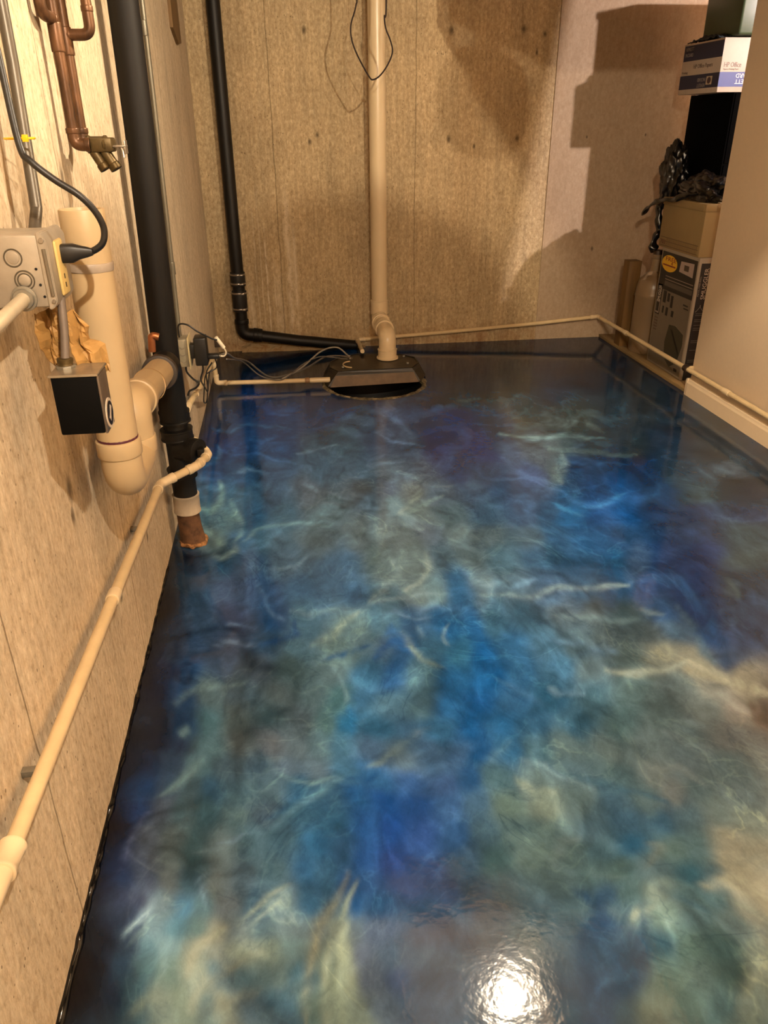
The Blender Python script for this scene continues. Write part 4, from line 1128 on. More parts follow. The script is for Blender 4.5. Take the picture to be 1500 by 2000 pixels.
# ================================================================== ivory standpipe and trap on the left wall
def standpipe():
    t = thing('standpipe', 'wide ivory plastic standpipe with open top and a U-bend trap on the left wall', 'pipe')
    r = 0.0425
    y0 = 1.62
    ax = 0.098
    # open-topped pipe wall
    bm = bmesh.new()
    seg = 36
    rings = []
    for (rr, z) in ((r, 0.80), (r, 1.20), (r, 1.261), (r-0.001, 1.263), (r-0.005, 1.263), (r-0.006, 1.261), (r-0.006, 1.15), (0.001, 1.149)):
        cx = ax+0.006*(z-0.8)/0.46
        rings.append([bm.verts.new((cx+rr*math.cos(2*math.pi*k/seg), y0+rr*math.sin(2*math.pi*k/seg), z)) for k in range(seg)])
    for i in range(len(rings)-1):
        for k in range(seg):
            bm.faces.new((rings[i][k], rings[i][(k+1) % seg], rings[i+1][(k+1) % seg], rings[i+1][k]))
    finish('pipe', bm, MAT['pvc_toned'], t)
    sleeve('pipe_strap', (ax+0.0045, y0, 1.168), (ax+0.004, y0, 1.150), r*1.05, plain('gray_strap', '9c8f80', 0.45), t, seg=32)
    # bottom U
    y1 = 1.80
    tube('u_bend', arc_path([(ax, y0, 0.80), (ax, y0, 0.694), (ax, y1, 0.690), (ax, y1, 0.76)], 0.088, 14), r*1.03, MAT['pvc_toned'], t, 32)
    sleeve('primer_ring', (ax, y0, 0.806), (ax, y0, 0.798), r*1.015, MAT['primer'], t)
    sleeve('coupling', (ax, y0, 0.799), (ax, y0, 0.762), r*1.12, MAT['pvc_toned'], t, seg=32)
    sleeve('coupling', (ax, y1, 0.700), (ax, y1, 0.738), r*1.12, MAT['pvc_toned'], t, seg=32)
    # rise and the long arm to the black stack
    tube('trap_elbow', arc_path([(ax, y1, 0.73), (ax, y1, 0.812), (ax-0.002, y1+0.14, 0.792)], 0.075, 12), r*1.05, MAT['pvc_toned'], t, 32)
    sleeve('coupling', (ax, y1+0.085, 0.800), (ax-0.002, y1+0.130, 0.7935), r*1.13, MAT['pvc_toned'], t, seg=32)
    arm = tube('trap_arm', [(ax-0.001, y1+0.11, 0.796), (0.074, STY-0.19, 0.715)], r, MAT['pvc_toned'], t, 32)
    # hanger strap round the arm, nailed to the wall
    c = Vector((0.0855, 2.14, 0.7575))
    pts = [c+Vector((math.cos(a)*(r+0.003), 0.0, math.sin(a)*(r+0.003))) for a in [math.radians(-70+i*12) for i in range(22)]]
    pts += [Vector((0.030, 2.14, 0.800)), Vector((0.004, 2.14, 0.815)), Vector((0.003, 2.14, 0.850))]
    bm = bmesh.new()
    prev = None
    for q in pts:
        a, b = bm.verts.new(q+Vector((0, -0.011, 0))), bm.verts.new(q+Vector((0, 0.011, 0)))
        if prev:
            bm.faces.new((prev[0], a, b, prev[1]))
        prev = (a, b)
    o = finish('hanger_strap', bm, plain('ivory_strap', 'c9ad84', 0.5), t)
    md = o.modifiers.new('thickness', 'SOLIDIFY')
    md.thickness = 0.002
standpipe()

# ================================================================== thin ivory line along the left wall
def left_run():
    t = thing('drain_line', 'thin ivory plastic pipe running low along the left wall, looping round the black stack', 'pipe')
    r = 0.0135
    xw = 0.032
    tube('pipe', [(xw+0.004, 0.10, 0.525), (xw+0.002, 0.80, 0.474), (xw, 1.60, 0.414), (xw, 2.33, 0.358)], r, MAT['pvc_dirty'], t, 20)
    sleeve('coupling', (xw+0.003, 0.40, 0.503), (xw+0.002, 0.815, 0.473), r*1.18, MAT['pvc'], t)
    sleeve('coupling_rim', (xw+0.002, 0.790, 0.4747), (xw+0.002, 0.842, 0.4708), r*1.36, MAT['pvc_fit'], t, lip=0.0015)
    sleeve('coupling', (xw, 1.575, 0.4160), (xw, 1.615, 0.4130), r*1.22, MAT['pvc_fit'], t)
    # loop: out, round the stack and back
    a, b, c, d = Vector((xw, 2.365, 0.356)), Vector((0.150, 2.44, 0.383)), Vector((0.175, 2.56, 0.372)), Vector((0.118, 2.70, 0.372))
    e = Vector((0.034, 2.80, 0.366))
    elbow('elbow', (xw, 2.31, 0.3595), a, a+(b-a).normalized()*0.055, r*1.14, MAT['pvc_fit'], t, 0.02)
    tube('loop_pipe', [a, b], r, MAT['pvc_dirty'], t, 20)
    elbow('elbow', b-(b-a).normalized()*0.04, b, b+(c-b).normalized()*0.04, r*1.14, MAT['pvc_fit'], t, 0.02)
    tube('loop_pipe', [b, c], r, MAT['pvc_dirty'], t, 20)
    elbow('elbow', c-(c-b).normalized()*0.04, c, c+(d-c).normalized()*0.05, r*1.14, MAT['pvc_fit'], t, 0.02)
    tube('loop_pipe', [c, d, e, Vector((xw, 2.95, 0.352))], r, MAT['pvc_dirty'], t, 20)
    tube('pipe', [(xw, 2.93, 0.354), (xw+0.003, 3.3, 0.320), (xw+0.006, 3.95, 0.228), (xw+0.008, 4.46, 0.200)], r, MAT['pvc_dirty'], t, 20)
    sleeve('coupling', (xw+0.002, 3.17, 0.333), (xw+0.003, 3.25, 0.325), r*1.24, MAT['pvc_fit'], t)
    sleeve('coupling', (xw+0.004, 3.52, 0.290), (xw+0.005, 3.60, 0.279), r*1.24, MAT['pvc_fit'], t)
    # drop and run to the sump
    x2, y2 = xw+0.010, 4.49
    elbow('elbow', (x2-0.002, y2-0.05, 0.200), (x2, y2, 0.200), (x2, y2, 0.150), r*1.14, MAT['pvc_fit'], t, 0.02)
    tube('drop_pipe', [(x2, y2, 0.20), (x2+0.004, y2, 0.050)], r, MAT['pvc_dirty'], t, 20)
    elbow('elbow', (x2+0.003, y2, 0.100), (x2+0.005, y2, 0.046), (x2+0.065, y2, 0.045), r*1.14, MAT['pvc_fit'], t, 0.02)
    tube('floor_pipe', [(x2+0.01, y2, 0.046), (0.35, y2-0.005, 0.042), (0.705, y2-0.012, 0.040)], r, MAT['pvc_dirty'], t, 20)
    sleeve('coupling', (0.565, y2-0.010, 0.0405), (0.592, y2-0.010, 0.0405), r*1.3, plain('rust_streaked_collar', '8a6a48', 0.5), t)
    sleeve('end_fitting', (0.595, y2-0.010, 0.0405), (0.715, y2-0.013, 0.040), r*1.16, MAT['pvc_fit'], t)
    # pipe clips that fix the line to the wall
    for y, z in ((1.0, 0.459), (2.0, 0.383), (3.1, 0.339), (3.9, 0.236)):
        box('pipe_clip', (0.0005, y-0.007, z-0.006), (xw, y+0.007, z+0.006), MAT['galvanized'], t, 0.001)
left_run()

# ================================================================== electrical box with plug on the left wall
def junction_box():
    t = thing('junction_box', 'gray metal outlet box with round knockouts at the left edge, above the black switch', 'outlet box')
    gal = plain('dull_zinc', '9a9080', 0.45, 0.35, 0.12, 25, 0.05)
    x1, y0, y1, z0, z1 = 0.092, 1.345, 1.452, 1.136, 1.249
    b = box('housing', (0.0, y0, z0), (x1, y1, z1), gal, t, 0.004)
    dk = plain('knockout_groove', '4e4638', 0.5, 0.3)
    for (x, z) in ((0.049, 1.215), (0.060, 1.180)):
        for r in (0.0150, 0.0105) if z < 1.2 else (0.0135,):
            tube('knockout', [(x+r*math.cos(a), y0-0.0006, z+r*math.sin(a)) for a in [2*math.pi*i/28 for i in range(29)]], 0.0011, dk, b, 6, cap=False)
        sleeve('knockout_disc', (x, y0+0.002, z), (x, y0-0.0012, z), 0.0095, gal, b)
    for (x, z) in ((0.081, 1.197), (0.083, 1.172), (0.086, 1.153)):
        sleeve('screw_hole', (x, y0+0.002, z), (x, y0-0.0012, z), 0.0022, plain('hole_black', '050505', 0.9), b, seg=12)
    # raised cover
    cov = prism('cover', [(x1-0.001, 1.132), (x1+0.006, 1.134), (x1+0.014, 1.146), (x1+0.014, 1.240), (x1+0.006, 1.252), (x1-0.001, 1.253)], 'y', y0-0.004, y1+0.006, gal, t, 0.0015, True)
    tube('cover_groove', [(x1+0.0075, y0-0.005, 1.228), (x1+0.0085, y0-0.005, 1.155)], 0.0030, plain('shaded_zinc', '6a6050', 0.5, 0.4), cov, 10)
    sleeve('cover_screw', (x1+0.0065, y0-0.0035, 1.241), (x1+0.0065, y0-0.007, 1.241), 0.004, MAT['clamp'], cov)
    sleeve('cover_screw', (x1+0.0085, y0-0.0035, 1.146), (x1+0.0085, y0-0.007, 1.146), 0.003, MAT['clamp'], cov)
    face = box('receptacle', (x1+0.013, y0+0.028, 1.148), (x1+0.019, y0+0.072, 1.236), plain('yellowed_plastic', 'c8ae6e', 0.4), t, 0.004)
    for z in (1.160, 1.174):
        box('socket_slot', (x1+0.0185, y0+0.045, z), (x1+0.0198, y0+0.048, z+0.008), MAT['cable'], face)
    # conduit connector on the camera side and the painted conduit leaving it
    con = sleeve('conduit_connector', (0.055, y0+0.002, 1.152), (0.055, y0-0.014, 1.152), 0.0165, MAT['galvanized'], t)
    sleeve('lock_nut', (0.055, y0-0.004, 1.152), (0.055, y0-0.008, 1.152), 0.0205, MAT['galvanized'], con)
    tube('conduit', spline([(0.055, y0-0.01, 1.152), (0.050, 1.24, 1.142), (0.032, 1.10, 1.122), (0.022, 0.80, 1.10)], 8), 0.0112, plain('painted_conduit', 'b4a890', 0.4, 0.2), t, 18)
    return t
junction_box()

def left_conduit():
    t = thing('conduit', 'gray steel conduit rising from the outlet box at the left edge', 'conduit')
    tube('tube', [(0.036, 1.63, CEIL+0.01), (0.034, 1.61, 1.5), (0.040, 1.56, 1.27), (0.045, 1.50, 1.235), (0.048, 1.44, 1.232)], 0.0105, plain('gray_steel', '5c564c', 0.4, 0.5, 0.25, 20, stretch=(1, 1, 0.2)), t, 18)
    sleeve('connector', (0.045, 1.475, 1.232), (0.046, 1.45, 1.232), 0.0145, MAT['galvanized'], t)
left_conduit()

def plug_cord():
    t = thing('cord', 'thick black power cord arcing over the standpipe top into the gray outlet box', 'cord')
    tube('cable', spline([(0.036, 1.50, CEIL+0.005), (0.046, 1.50, 2.0), (0.052, 1.47, 1.60), (0.058, 1.455, 1.49), (0.072, 1.42, 1.376), (0.088, 1.41, 1.352), (0.119, 1.41, 1.325),
                          (0.152, 1.41, 1.302), (0.172, 1.415, 1.277), (0.181, 1.42, 1.250), (0.176, 1.42, 1.226), (0.158, 1.42, 1.213), (0.143, 1.418, 1.212)], 8), 0.0056, MAT['cable'], t, 14)
    body = MAT['cable']
    bm = bmesh.new()
    prof = [(0.109, 0.017), (0.128, 0.017), (0.138, 0.0125), (0.152, 0.009), (0.160, 0.006)]
    rings = []
    for x, h in prof:
        w = h*0.85
        ring = []
        for k in range(16):
            a = 2*math.pi*k/16
            ring.append(bm.verts.new((x, 1.405+math.copysign(abs(math.cos(a))**0.5, math.cos(a))*w, 1.213+(-0.001 if h > 0.015 else 0)+math.copysign(abs(math.sin(a))**0.5, math.sin(a))*h*0.9)))
        rings.append(ring)
    for i in range(len(rings)-1):
        for k in range(16):
            bm.faces.new((rings[i][k], rings[i][(k+1) % 16], rings[i+1][(k+1) % 16], rings[i+1][k]))
    bm.faces.new(rings[0]); bm.faces.new(list(reversed(rings[-1])))
    finish('plug', bm, body, t)
plug_cord()

def zip_tie():
    t = thing('cable_tie', 'yellow cable tie binding the black cord to the gray conduit', 'cable tie')
    m = plain('yellow_nylon', 'e0b414', 0.35)
    c = Vector((0.052, 1.50, 1.385))
    pts = [c+Vector((0.022*math.cos(a), 0.040*math.sin(a), 0.0)) for a in [2*math.pi*i/24 for i in range(25)]]
    tube('band', pts, 0.0018, m, t, 8, cap=False)
    box('head', (0.066, 1.462, 1.380), (0.074, 1.472, 1.391), m, t, 0.001)
zip_tie()

# ================================================================== black switch box under the outlet box
def switch_box():
    t = thing('switch_box', 'black box with a steel lid and round badge hanging under the gray outlet box', 'switch box')
    x0, x1, y0, y1, z0, z1 = 0.076, 0.150, 1.315, 1.385, 0.922, 1.026
    b = box('housing', (x0, y0, z0), (x1, y1, z1), plain('black_enamel', '020202', 0.75, spec=0.12), t, 0.003)
    prism('steel_lid', [(x0-0.003, y0-0.002), (x1+0.004, y0-0.002), (x1+0.005, y1+0.002), (x0-0.003, y1+0.002)], 'z', z1-0.001, z1+0.003, plain('worn_steel_lid', 'a09684', 0.35, 0.7, 0.2, 40), t, 0.0008)
    fp = box('face_plate', (x1-0.001, y0+0.004, z0-0.002), (x1+0.004, y1-0.004, z1-0.002), plain('scratched_plate', '6a5e52', 0.4, 0.5, 0.4, 12, stretch=(1, 3, 0.2)), t, 0.002)
    # round badge: pale ring, black centre, pale mark
    yc, zc = (y0+y1)/2, z0+0.026
    def ell(r, n=28, k=1.0):
        return [(yc+r*math.cos(2*math.pi*i/n), zc+r*k*math.sin(2*math.pi*i/n)) for i in range(n)]
    bd = prism('badge', ell(0.027), 'x', x1+0.003, x1+0.0055, plain('pale_badge_ring', 'c8b8a4', 0.35), fp)
    prism('badge_centre', ell(0.0215), 'x', x1+0.005, x1+0.0062, plain('badge_black', '120f0e', 0.35), bd)
    wm = plain('badge_mark', 'b8a898', 0.35)
    prism('badge_mark', [(yc-0.012, zc-0.006), (yc-0.004, zc-0.014), (yc+0.002, zc-0.002), (yc+0.012, zc+0.008), (yc+0.004, zc+0.014), (yc-0.002, zc+0.002)], 'x', x1+0.006, x1+0.0068, wm, bd)
    # nipple, nut and conduit up to the outlet box
    c = sleeve('connector', (0.092, 1.362, 1.028), (0.093, 1.363, 1.046), 0.0125, MAT['brass'], t, lip=0.001)
    sleeve('lock_nut', (0.092, 1.362, 1.028), (0.092, 1.362, 1.034), 0.0165, MAT['galvanized'], c, seg=8)
    tube('conduit', [(0.093, 1.363, 1.04), (0.098, 1.375, 1.09), (0.100, 1.385, 1.145)], 0.0072, plain('gray_pipe', '6e645c', 0.45, 0.4), t, 16)
switch_box()

def crumpled_paper(name, label, outline, y, depth, seed, colr):
    """masking paper left taped round the pipes: outline in (x, z)"""
    bm = bmesh.new()
    n = len(outline)
    m_rows = 7
    L, Rr = outline[0], outline[1]
    grid = []
    for j in range(13):
        row = []
        for i in range(9):
            u, v = i/8, j/12
            k = v*(len(L)-1)
            a = int(min(k, len(L)-2)); f = k-a
            l = Vector(L[a])*(1-f)+Vector(L[a+1])*f
            r = Vector(Rr[a])*(1-f)+Vector(Rr[a+1])*f
            p = l*(1-u)+r*u
            fold = 0.010*math.sin(u*9+seed+v*5)+0.007*mnoise.noise(Vector((u*4, v*7, seed)))
            row.append(bm.verts.new((p.x+0.004*mnoise.noise(Vector((u*6, v*6, seed+4))), y+depth*(u-0.5)+fold, p.y+0.005*mnoise.noise(Vector((u*5, v*5, seed+9))))))
        grid.append(row)
    for j in range(12):
        for i in range(8):
            bm.faces.new((grid[j][i], grid[j][i+1], grid[j+1][i+1], grid[j+1][i]))
    o = finish(name, bm, plain('brown_masking_paper_%d' % seed, colr, 0.6, 0, 0.18, 30, 0.1), None, smooth=False)
    md = o.modifiers.new('thickness', 'SOLIDIFY')
    md.thickness = 0.0015
    tag(o, label, 'paper')
    return o
crumpled_paper('masking_paper', 'crumpled brown masking paper bunched left of the conduit above the black switch box',
               ([(0.052, 1.118), (0.050, 1.09), (0.052, 1.06), (0.058, 1.036), (0.070, 1.012)], [(0.090, 1.128), (0.092, 1.10), (0.092, 1.07), (0.090, 1.045), (0.083, 1.015)]), 1.395, 0.02, 3, '94703c')
crumpled_paper('masking_paper', 'torn brown masking paper fanning right of the conduit across the standpipe',
               ([(0.098, 1.120), (0.100, 1.09), (0.103, 1.06), (0.106, 1.035), (0.110, 1.008)], [(0.112, 1.115), (0.128, 1.088), (0.124, 1.064), (0.150, 1.050), (0.153, 1.002)]), 1.40, 0.035, 8, 'a07c46')

# ================================================================== copper supply and valve
def laundry_valve():
    t = thing('laundry_valve', 'brass twin-outlet laundry valve on two tarnished copper risers, left wall', 'valve')
    y0, ya, yb = 1.99, 1.985, 2.075
    tube('riser', [(0.030, ya, CEIL+0.01), (0.030, ya, 1.9), (0.031, ya, 1.385)], 0.0115, MAT['copper'], t, 18)
    tube('riser', [(0.030, yb, CEIL+0.01), (0.030, yb, 1.9), (0.031, yb, 1.385)], 0.0115, MAT['copper'], t, 18)
    for y in (ya, yb):
        sleeve('riser_coupling', (0.030, y, 1.60), (0.030, y, 1.545), 0.0142, MAT['copper'], t)
        elbow('elbow', (0.031, y, 1.40), (0.031, y, 1.366), (0.065, y+(0.0 if y == ya else -0.03), 1.366), 0.0135, MAT['copper'], t, 0.018, 0.012)
    # short side branch higher up
    elbow('side_branch', (0.030, yb, 1.585), (0.085, yb, 1.585), (0.085, yb, 1.64), 0.012, MAT['copper'], t, 0.02, 0.012)
    tube('side_riser', [(0.085, yb, 1.63), (0.083, yb, CEIL+0.01)], 0.0115, MAT['copper'], t, 16)
    elbow('side_branch', (0.030, ya, 1.605), (-0.0+0.02, ya-0.05, 1.61), (0.022, ya-0.055, 1.66), 0.012, MAT['copper'], t, 0.02, 0.01)
    tube('side_riser', [(0.022, ya-0.055, 1.65), (0.022, ya-0.055, CEIL+0.01)], 0.0115, MAT['copper'], t, 16)
    body = sleeve('valve_body', (0.055, ya+0.015, 1.366), (0.100, ya+0.01, 1.366), 0.017, MAT['brass'], t, lip=0.002)
    box('valve_block', (0.062, ya-0.006, 1.350), (0.112, ya+0.052, 1.380), MAT['brass'], body, 0.005)
    for k, x in enumerate((0.074, 0.098)):
        a = Vector((x-0.006, ya+0.01, 1.352))
        d = Vector((0.020, -0.004, -0.036))
        o = sleeve('hose_outlet', a, a+d, 0.0118, MAT['brass'], t)
        sleeve('outlet_rim', a+d*0.7, a+d*1.05, 0.0138, plain('dark_brass', '4a3c20', 0.45, 0.7), o)
    # steel lever yoke
    yoke = box('lever_yoke', (0.108, ya+0.004, 1.360), (0.140, ya+0.034, 1.364), MAT['clamp'], t, 0.001)
    box('yoke_tab', (0.136, ya+0.004, 1.346), (0.1395, ya+0.034, 1.374), MAT['clamp'], yoke, 0.001)
    tube('lever', [(0.128, ya+0.012, 1.362), (0.132, ya+0.008, 1.352), (0.133, ya+0.006, 1.338)], 0.0042, MAT['clamp'], t, 10)
laundry_valve()

# ================================================================== thin conduit, far outlet box and adapter
def far_conduit():
    t = thing('conduit', 'thin gray conduit dropping to a small outlet box just beyond the thick black stack', 'conduit')
    m = plain('zinc_tube', '6f6a5c', 0.4, 0.5, 0.2, 20, stretch=(1, 1, 0.2))
    tube('tube', [(0.040, 3.40, CEIL+0.01), (0.030, 3.40, 1.5), (0.020, 3.40, 0.9), (0.018, 3.37, 0.60)], 0.0095, m, t, 14)
    tube('ground_wire', [(0.012, 3.375, CEIL+0.01), (0.010, 3.37, 1.2), (0.010, 3.34, 0.60)], 0.0035, MAT['pvc_dirty'], t, 8)
    for z in (1.75, 0.90):
        sleeve('coupling', (0.020+0.011*(z-0.9), 3.40, z), (0.020+0.011*(z-0.9), 3.40, z-0.05), 0.0125, m, t)
far_conduit()

def far_outlet():
    t = thing('outlet_box', 'small gray utility box low on the left wall, beyond the thick black stack', 'outlet box')
    gal = plain('dull_zinc_far', '8c8470', 0.5, 0.3, 0.15, 25)
    b = box('housing', (0.001, 3.34, 0.470), (0.052, 3.43, 0.590), gal, t, 0.004)
    for z in (0.560, 0.530, 0.500):
        tube('knockout', [(0.027+0.010*math.cos(a), 3.3395, z+0.010*math.sin(a)) for a in [math.pi*(1.1+0.8*i/10) for i in range(11)]], 0.0014, MAT['clamp'], b, 6)
    box('cover_plate', (0.051, 3.325, 0.462), (0.0545, 3.445, 0.598), plain('cream_plate', 'bfae84', 0.5), t, 0.002)
far_outlet()

def adapter():
    t = thing('power_adapter', 'square black power adapter plugged into the small gray utility box', 'adapter')
    box('housing', (0.0745, 3.345, 0.470), (0.128, 3.425, 0.592), MAT['cable'], t, 0.007, 3)
    box('prong_plate', (0.054, 3.36, 0.500), (0.0755, 3.41, 0.560), MAT['cable'], t, 0.003)
    tube('cord', spline([(0.100, 3.385, 0.472), (0.098, 3.385, 0.440), (0.085, 3.38, 0.40), (0.100, 3.38, 0.36), (0.108, 3.38, 0.345), (0.112, 3.38, 0.37), (0.112, 3.38, 0.43), (0.140, 3.40, 0.47)], 6), 0.0035, MAT['cable'], t, 8)
    s = box('second_plug', (0.126, 3.36, 0.494), (0.176, 3.40, 0.514), MAT['cable'], t, 0.006)
adapter()

def cord_bundle(label, path, r, m, name='cord'):
    o = tube(name, spline(path, 8), r, m, None, 8)
    tag(o, label, 'cord')
    return o
cord_bundle('black cord arching from behind the far conduit to the white sensor',
            [(0.020, 3.345, 0.60), (0.024, 3.34, 0.652), (0.060, 3.33, 0.655), (0.100, 3.33, 0.625), (0.150, 3.35, 0.590), (0.175, 3.36, 0.578)], 0.0036, MAT['cable'])
cord_bundle('gray cords trailing from the adapter across the floor to the sump cover',
            [(0.176, 3.38, 0.504), (0.200, 3.50, 0.48), (0.205, 3.9, 0.35), (0.235, 4.60, 0.135), (0.36, 4.50, 0.066), (0.50, 4.56, 0.066), (0.60, 4.66, 0.075), (0.70, 4.74, 0.106), (0.80, 4.76, 0.105), (0.87, 4.72, 0.098)], 0.0055, MAT['cable_gray'])
cord_bundle('thin black cord dipping over the floor pipe left of the sump',
            [(0.195, 3.52, 0.45), (0.22, 4.3, 0.22), (0.30, 4.48, 0.085), (0.40, 4.445, 0.062), (0.47, 4.50, 0.066), (0.56, 4.62, 0.10), (0.66, 4.70, 0.12), (0.74, 4.72, 0.11), (0.84, 4.70, 0.099)], 0.0038, MAT['cable_gray'])
cord_bundle('thin gray cord looping up beside the sump cover edge',
            [(0.43, 4.46, 0.062), (0.55, 4.60, 0.085), (0.68, 4.74, 0.145), (0.78, 4.80, 0.15), (0.84, 4.78, 0.11), (0.86, 4.72, 0.097)], 0.0050, plain('pale_gray_cord', '8a857a', 0.4))
cord_bundle('slack loop of thin black cord hanging below the power adapter',
            [(0.150, 3.41, 0.50), (0.155, 3.43, 0.44), (0.118, 3.42, 0.42), (0.100, 3.42, 0.40), (0.088, 3.42, 0.33), (0.082, 3.42, 0.285), (0.094, 3.42, 0.285), (0.106, 3.42, 0.34), (0.118, 3.43, 0.41), (0.130, 3.44, 0.425)], 0.0028, MAT['cable'])
cord_bundle('black cord sagging from the small utility box to the ivory line below',
            [(0.030, 3.36, 0.472), (0.030, 3.37, 0.44), (0.052, 3.38, 0.405), (0.074, 3.38, 0.385), (0.060, 3.38, 0.365), (0.030, 3.38, 0.35), (0.020, 3.38, 0.33)], 0.0045, MAT['cable'])

def sensor():
    t = thing('alarm_sensor', 'small white tube sensor on a cord beside the power adapter', 'sensor')
    tube('body', [(0.170, 3.37, 0.588), (0.199, 3.38, 0.538)], 0.0085, plain('white_plastic', 'd8ccb4', 0.35), t, 14)
    tube('lead', spline([(0.199, 3.38, 0.538), (0.206, 3.385, 0.515), (0.195, 3.385, 0.500), (0.174, 3.382, 0.504)], 6), 0.0035, plain('white_lead', 'cfc2a8', 0.4), t, 8)
    box('clip', (0.158, 3.40, 0.535), (0.182, 3.405, 0.580), plain('brown_clip', '3a2a1c', 0.5), t, 0.002)
sensor()

# ================================================================== stained lath on the far left wall
o = prism('wood_lath', [(4.56, 1.84), (4.76, 1.785), (4.90, 1.80), (4.90, 2.42), (4.60, 2.42)], 'x', -0.001, 0.016, MAT['wood'])
tag(o, 'stained wooden lath fixed high on the left wall before the corner', 'board')

# ================================================================== loop of dark wire hanging before the vent pipe
def wp(x, z):
    k = 4.72/5.0
    return (0.476+(x-0.476)*k, 4.72, 1.4+(z-1.4)*k)
cord_bundle('thin dark wire hanging in a loop in front of the ivory vent pipe',
            [wp(0.975, 2.9), wp(0.974, 2.10), wp(0.968, 1.99), wp(0.938, 1.90), wp(0.940, 1.83), wp(0.972, 1.75), wp(1.035, 1.648), wp(1.062, 1.634), wp(1.105, 1.66), wp(1.150, 1.72), wp(1.170, 1.775),
             wp(1.156, 1.83), wp(1.133, 1.88), wp(1.125, 1.94), wp(1.136, 2.03), wp(1.136, 2.9)], 0.0040, plain('dark_red_wire', '1c0e0e', 0.4), 'hanging_wire')

# ================================================================== storage bay
def quad(name, base, ax_u, ax_v, n, u0, u1, v0, v1, mat, parent, t=0.0006, pts=None):
    """thin printed patch: corner fractions mapped to a box face"""
    bm = bmesh.new()
    P = pts or [(u0, v0), (u1, v0), (u1, v1), (u0, v1)]
    a = [bm.verts.new(Vector(base)+Vector(ax_u)*u+Vector(ax_v)*v+Vector(n)*0.0001) for u, v in P]
    b = [bm.verts.new(Vector(base)+Vector(ax_u)*u+Vector(ax_v)*v+Vector(n)*t) for u, v in P]
    k = len(P)
    bm.faces.new(a); bm.faces.new(list(reversed(b)))
    for i in range(k):
        bm.faces.new((a[i], a[(i+1) % k], b[(i+1) % k], b[i]))
    return finish(name, bm, mat, parent, smooth=False)

def ink(name, h, rough=0.5):
    return plain(name, h, rough, 0, 0.04, 20)

def post():
    o = box('timber_post', (2.750, 5.02, 0.0165), (2.836, 5.11, 0.585), MAT['wood'], None, 0.002)
    tag(o, 'short upright wooden post standing in the corner of the storage bay', 'post')
post()

def carboy():
    t = thing('glass_carboy', 'large clear glass jug standing between the wooden post and the tall printed carton', 'jug')
    prof = [(0.0, 0.0), (0.098, 0.0), (0.106, 0.012), (0.108, 0.05), (0.108, 0.36), (0.112, 0.372), (0.108, 0.385), (0.106, 0.42), (0.095, 0.47), (0.06, 0.505), (0.034, 0.525), (0.030, 0.60), (0.036, 0.605), (0.036, 0.625), (0.028, 0.628)]
    inner = [(r-0.004 if r > 0.01 else 0, z+0.004) for r, z in prof[:-1]]
    inner = [(max(r, 0), z) for r, z in inner]
    P = prof+list(reversed(inner))
    bm = bmesh.new()
    seg = 40
    cx, cy, cz = 2.872, 4.885, 0.018
    rings = []
    for r, z in P:
        rr = max(r, 0.0005)
        rings.append([bm.verts.new((cx+rr*math.cos(2*math.pi*k/seg), cy+rr*math.sin(2*math.pi*k/seg), cz+z)) for k in range(seg)])
    for i in range(len(rings)-1):
        for k in range(seg):
            bm.faces.new((rings[i][k], rings[i][(k+1) % seg], rings[i+1][(k+1) % seg], rings[i+1][k]))
    m, nt, b = new_mat('dusty_glass')
    b.inputs['Base Color'].default_value = srgb('a89070')
    b.inputs['Roughness'].default_value = 0.3
    b.inputs['IOR'].default_value = 1.45
    b.inputs['Transmission Weight'].default_value = 0.5
    finish('bottle', bm, m, t)
    sleeve('bung', (cx, cy, cz+0.60), (cx, cy, cz+0.655), 0.030, plain('brown_bung', '3a2616', 0.5), t)
carboy()

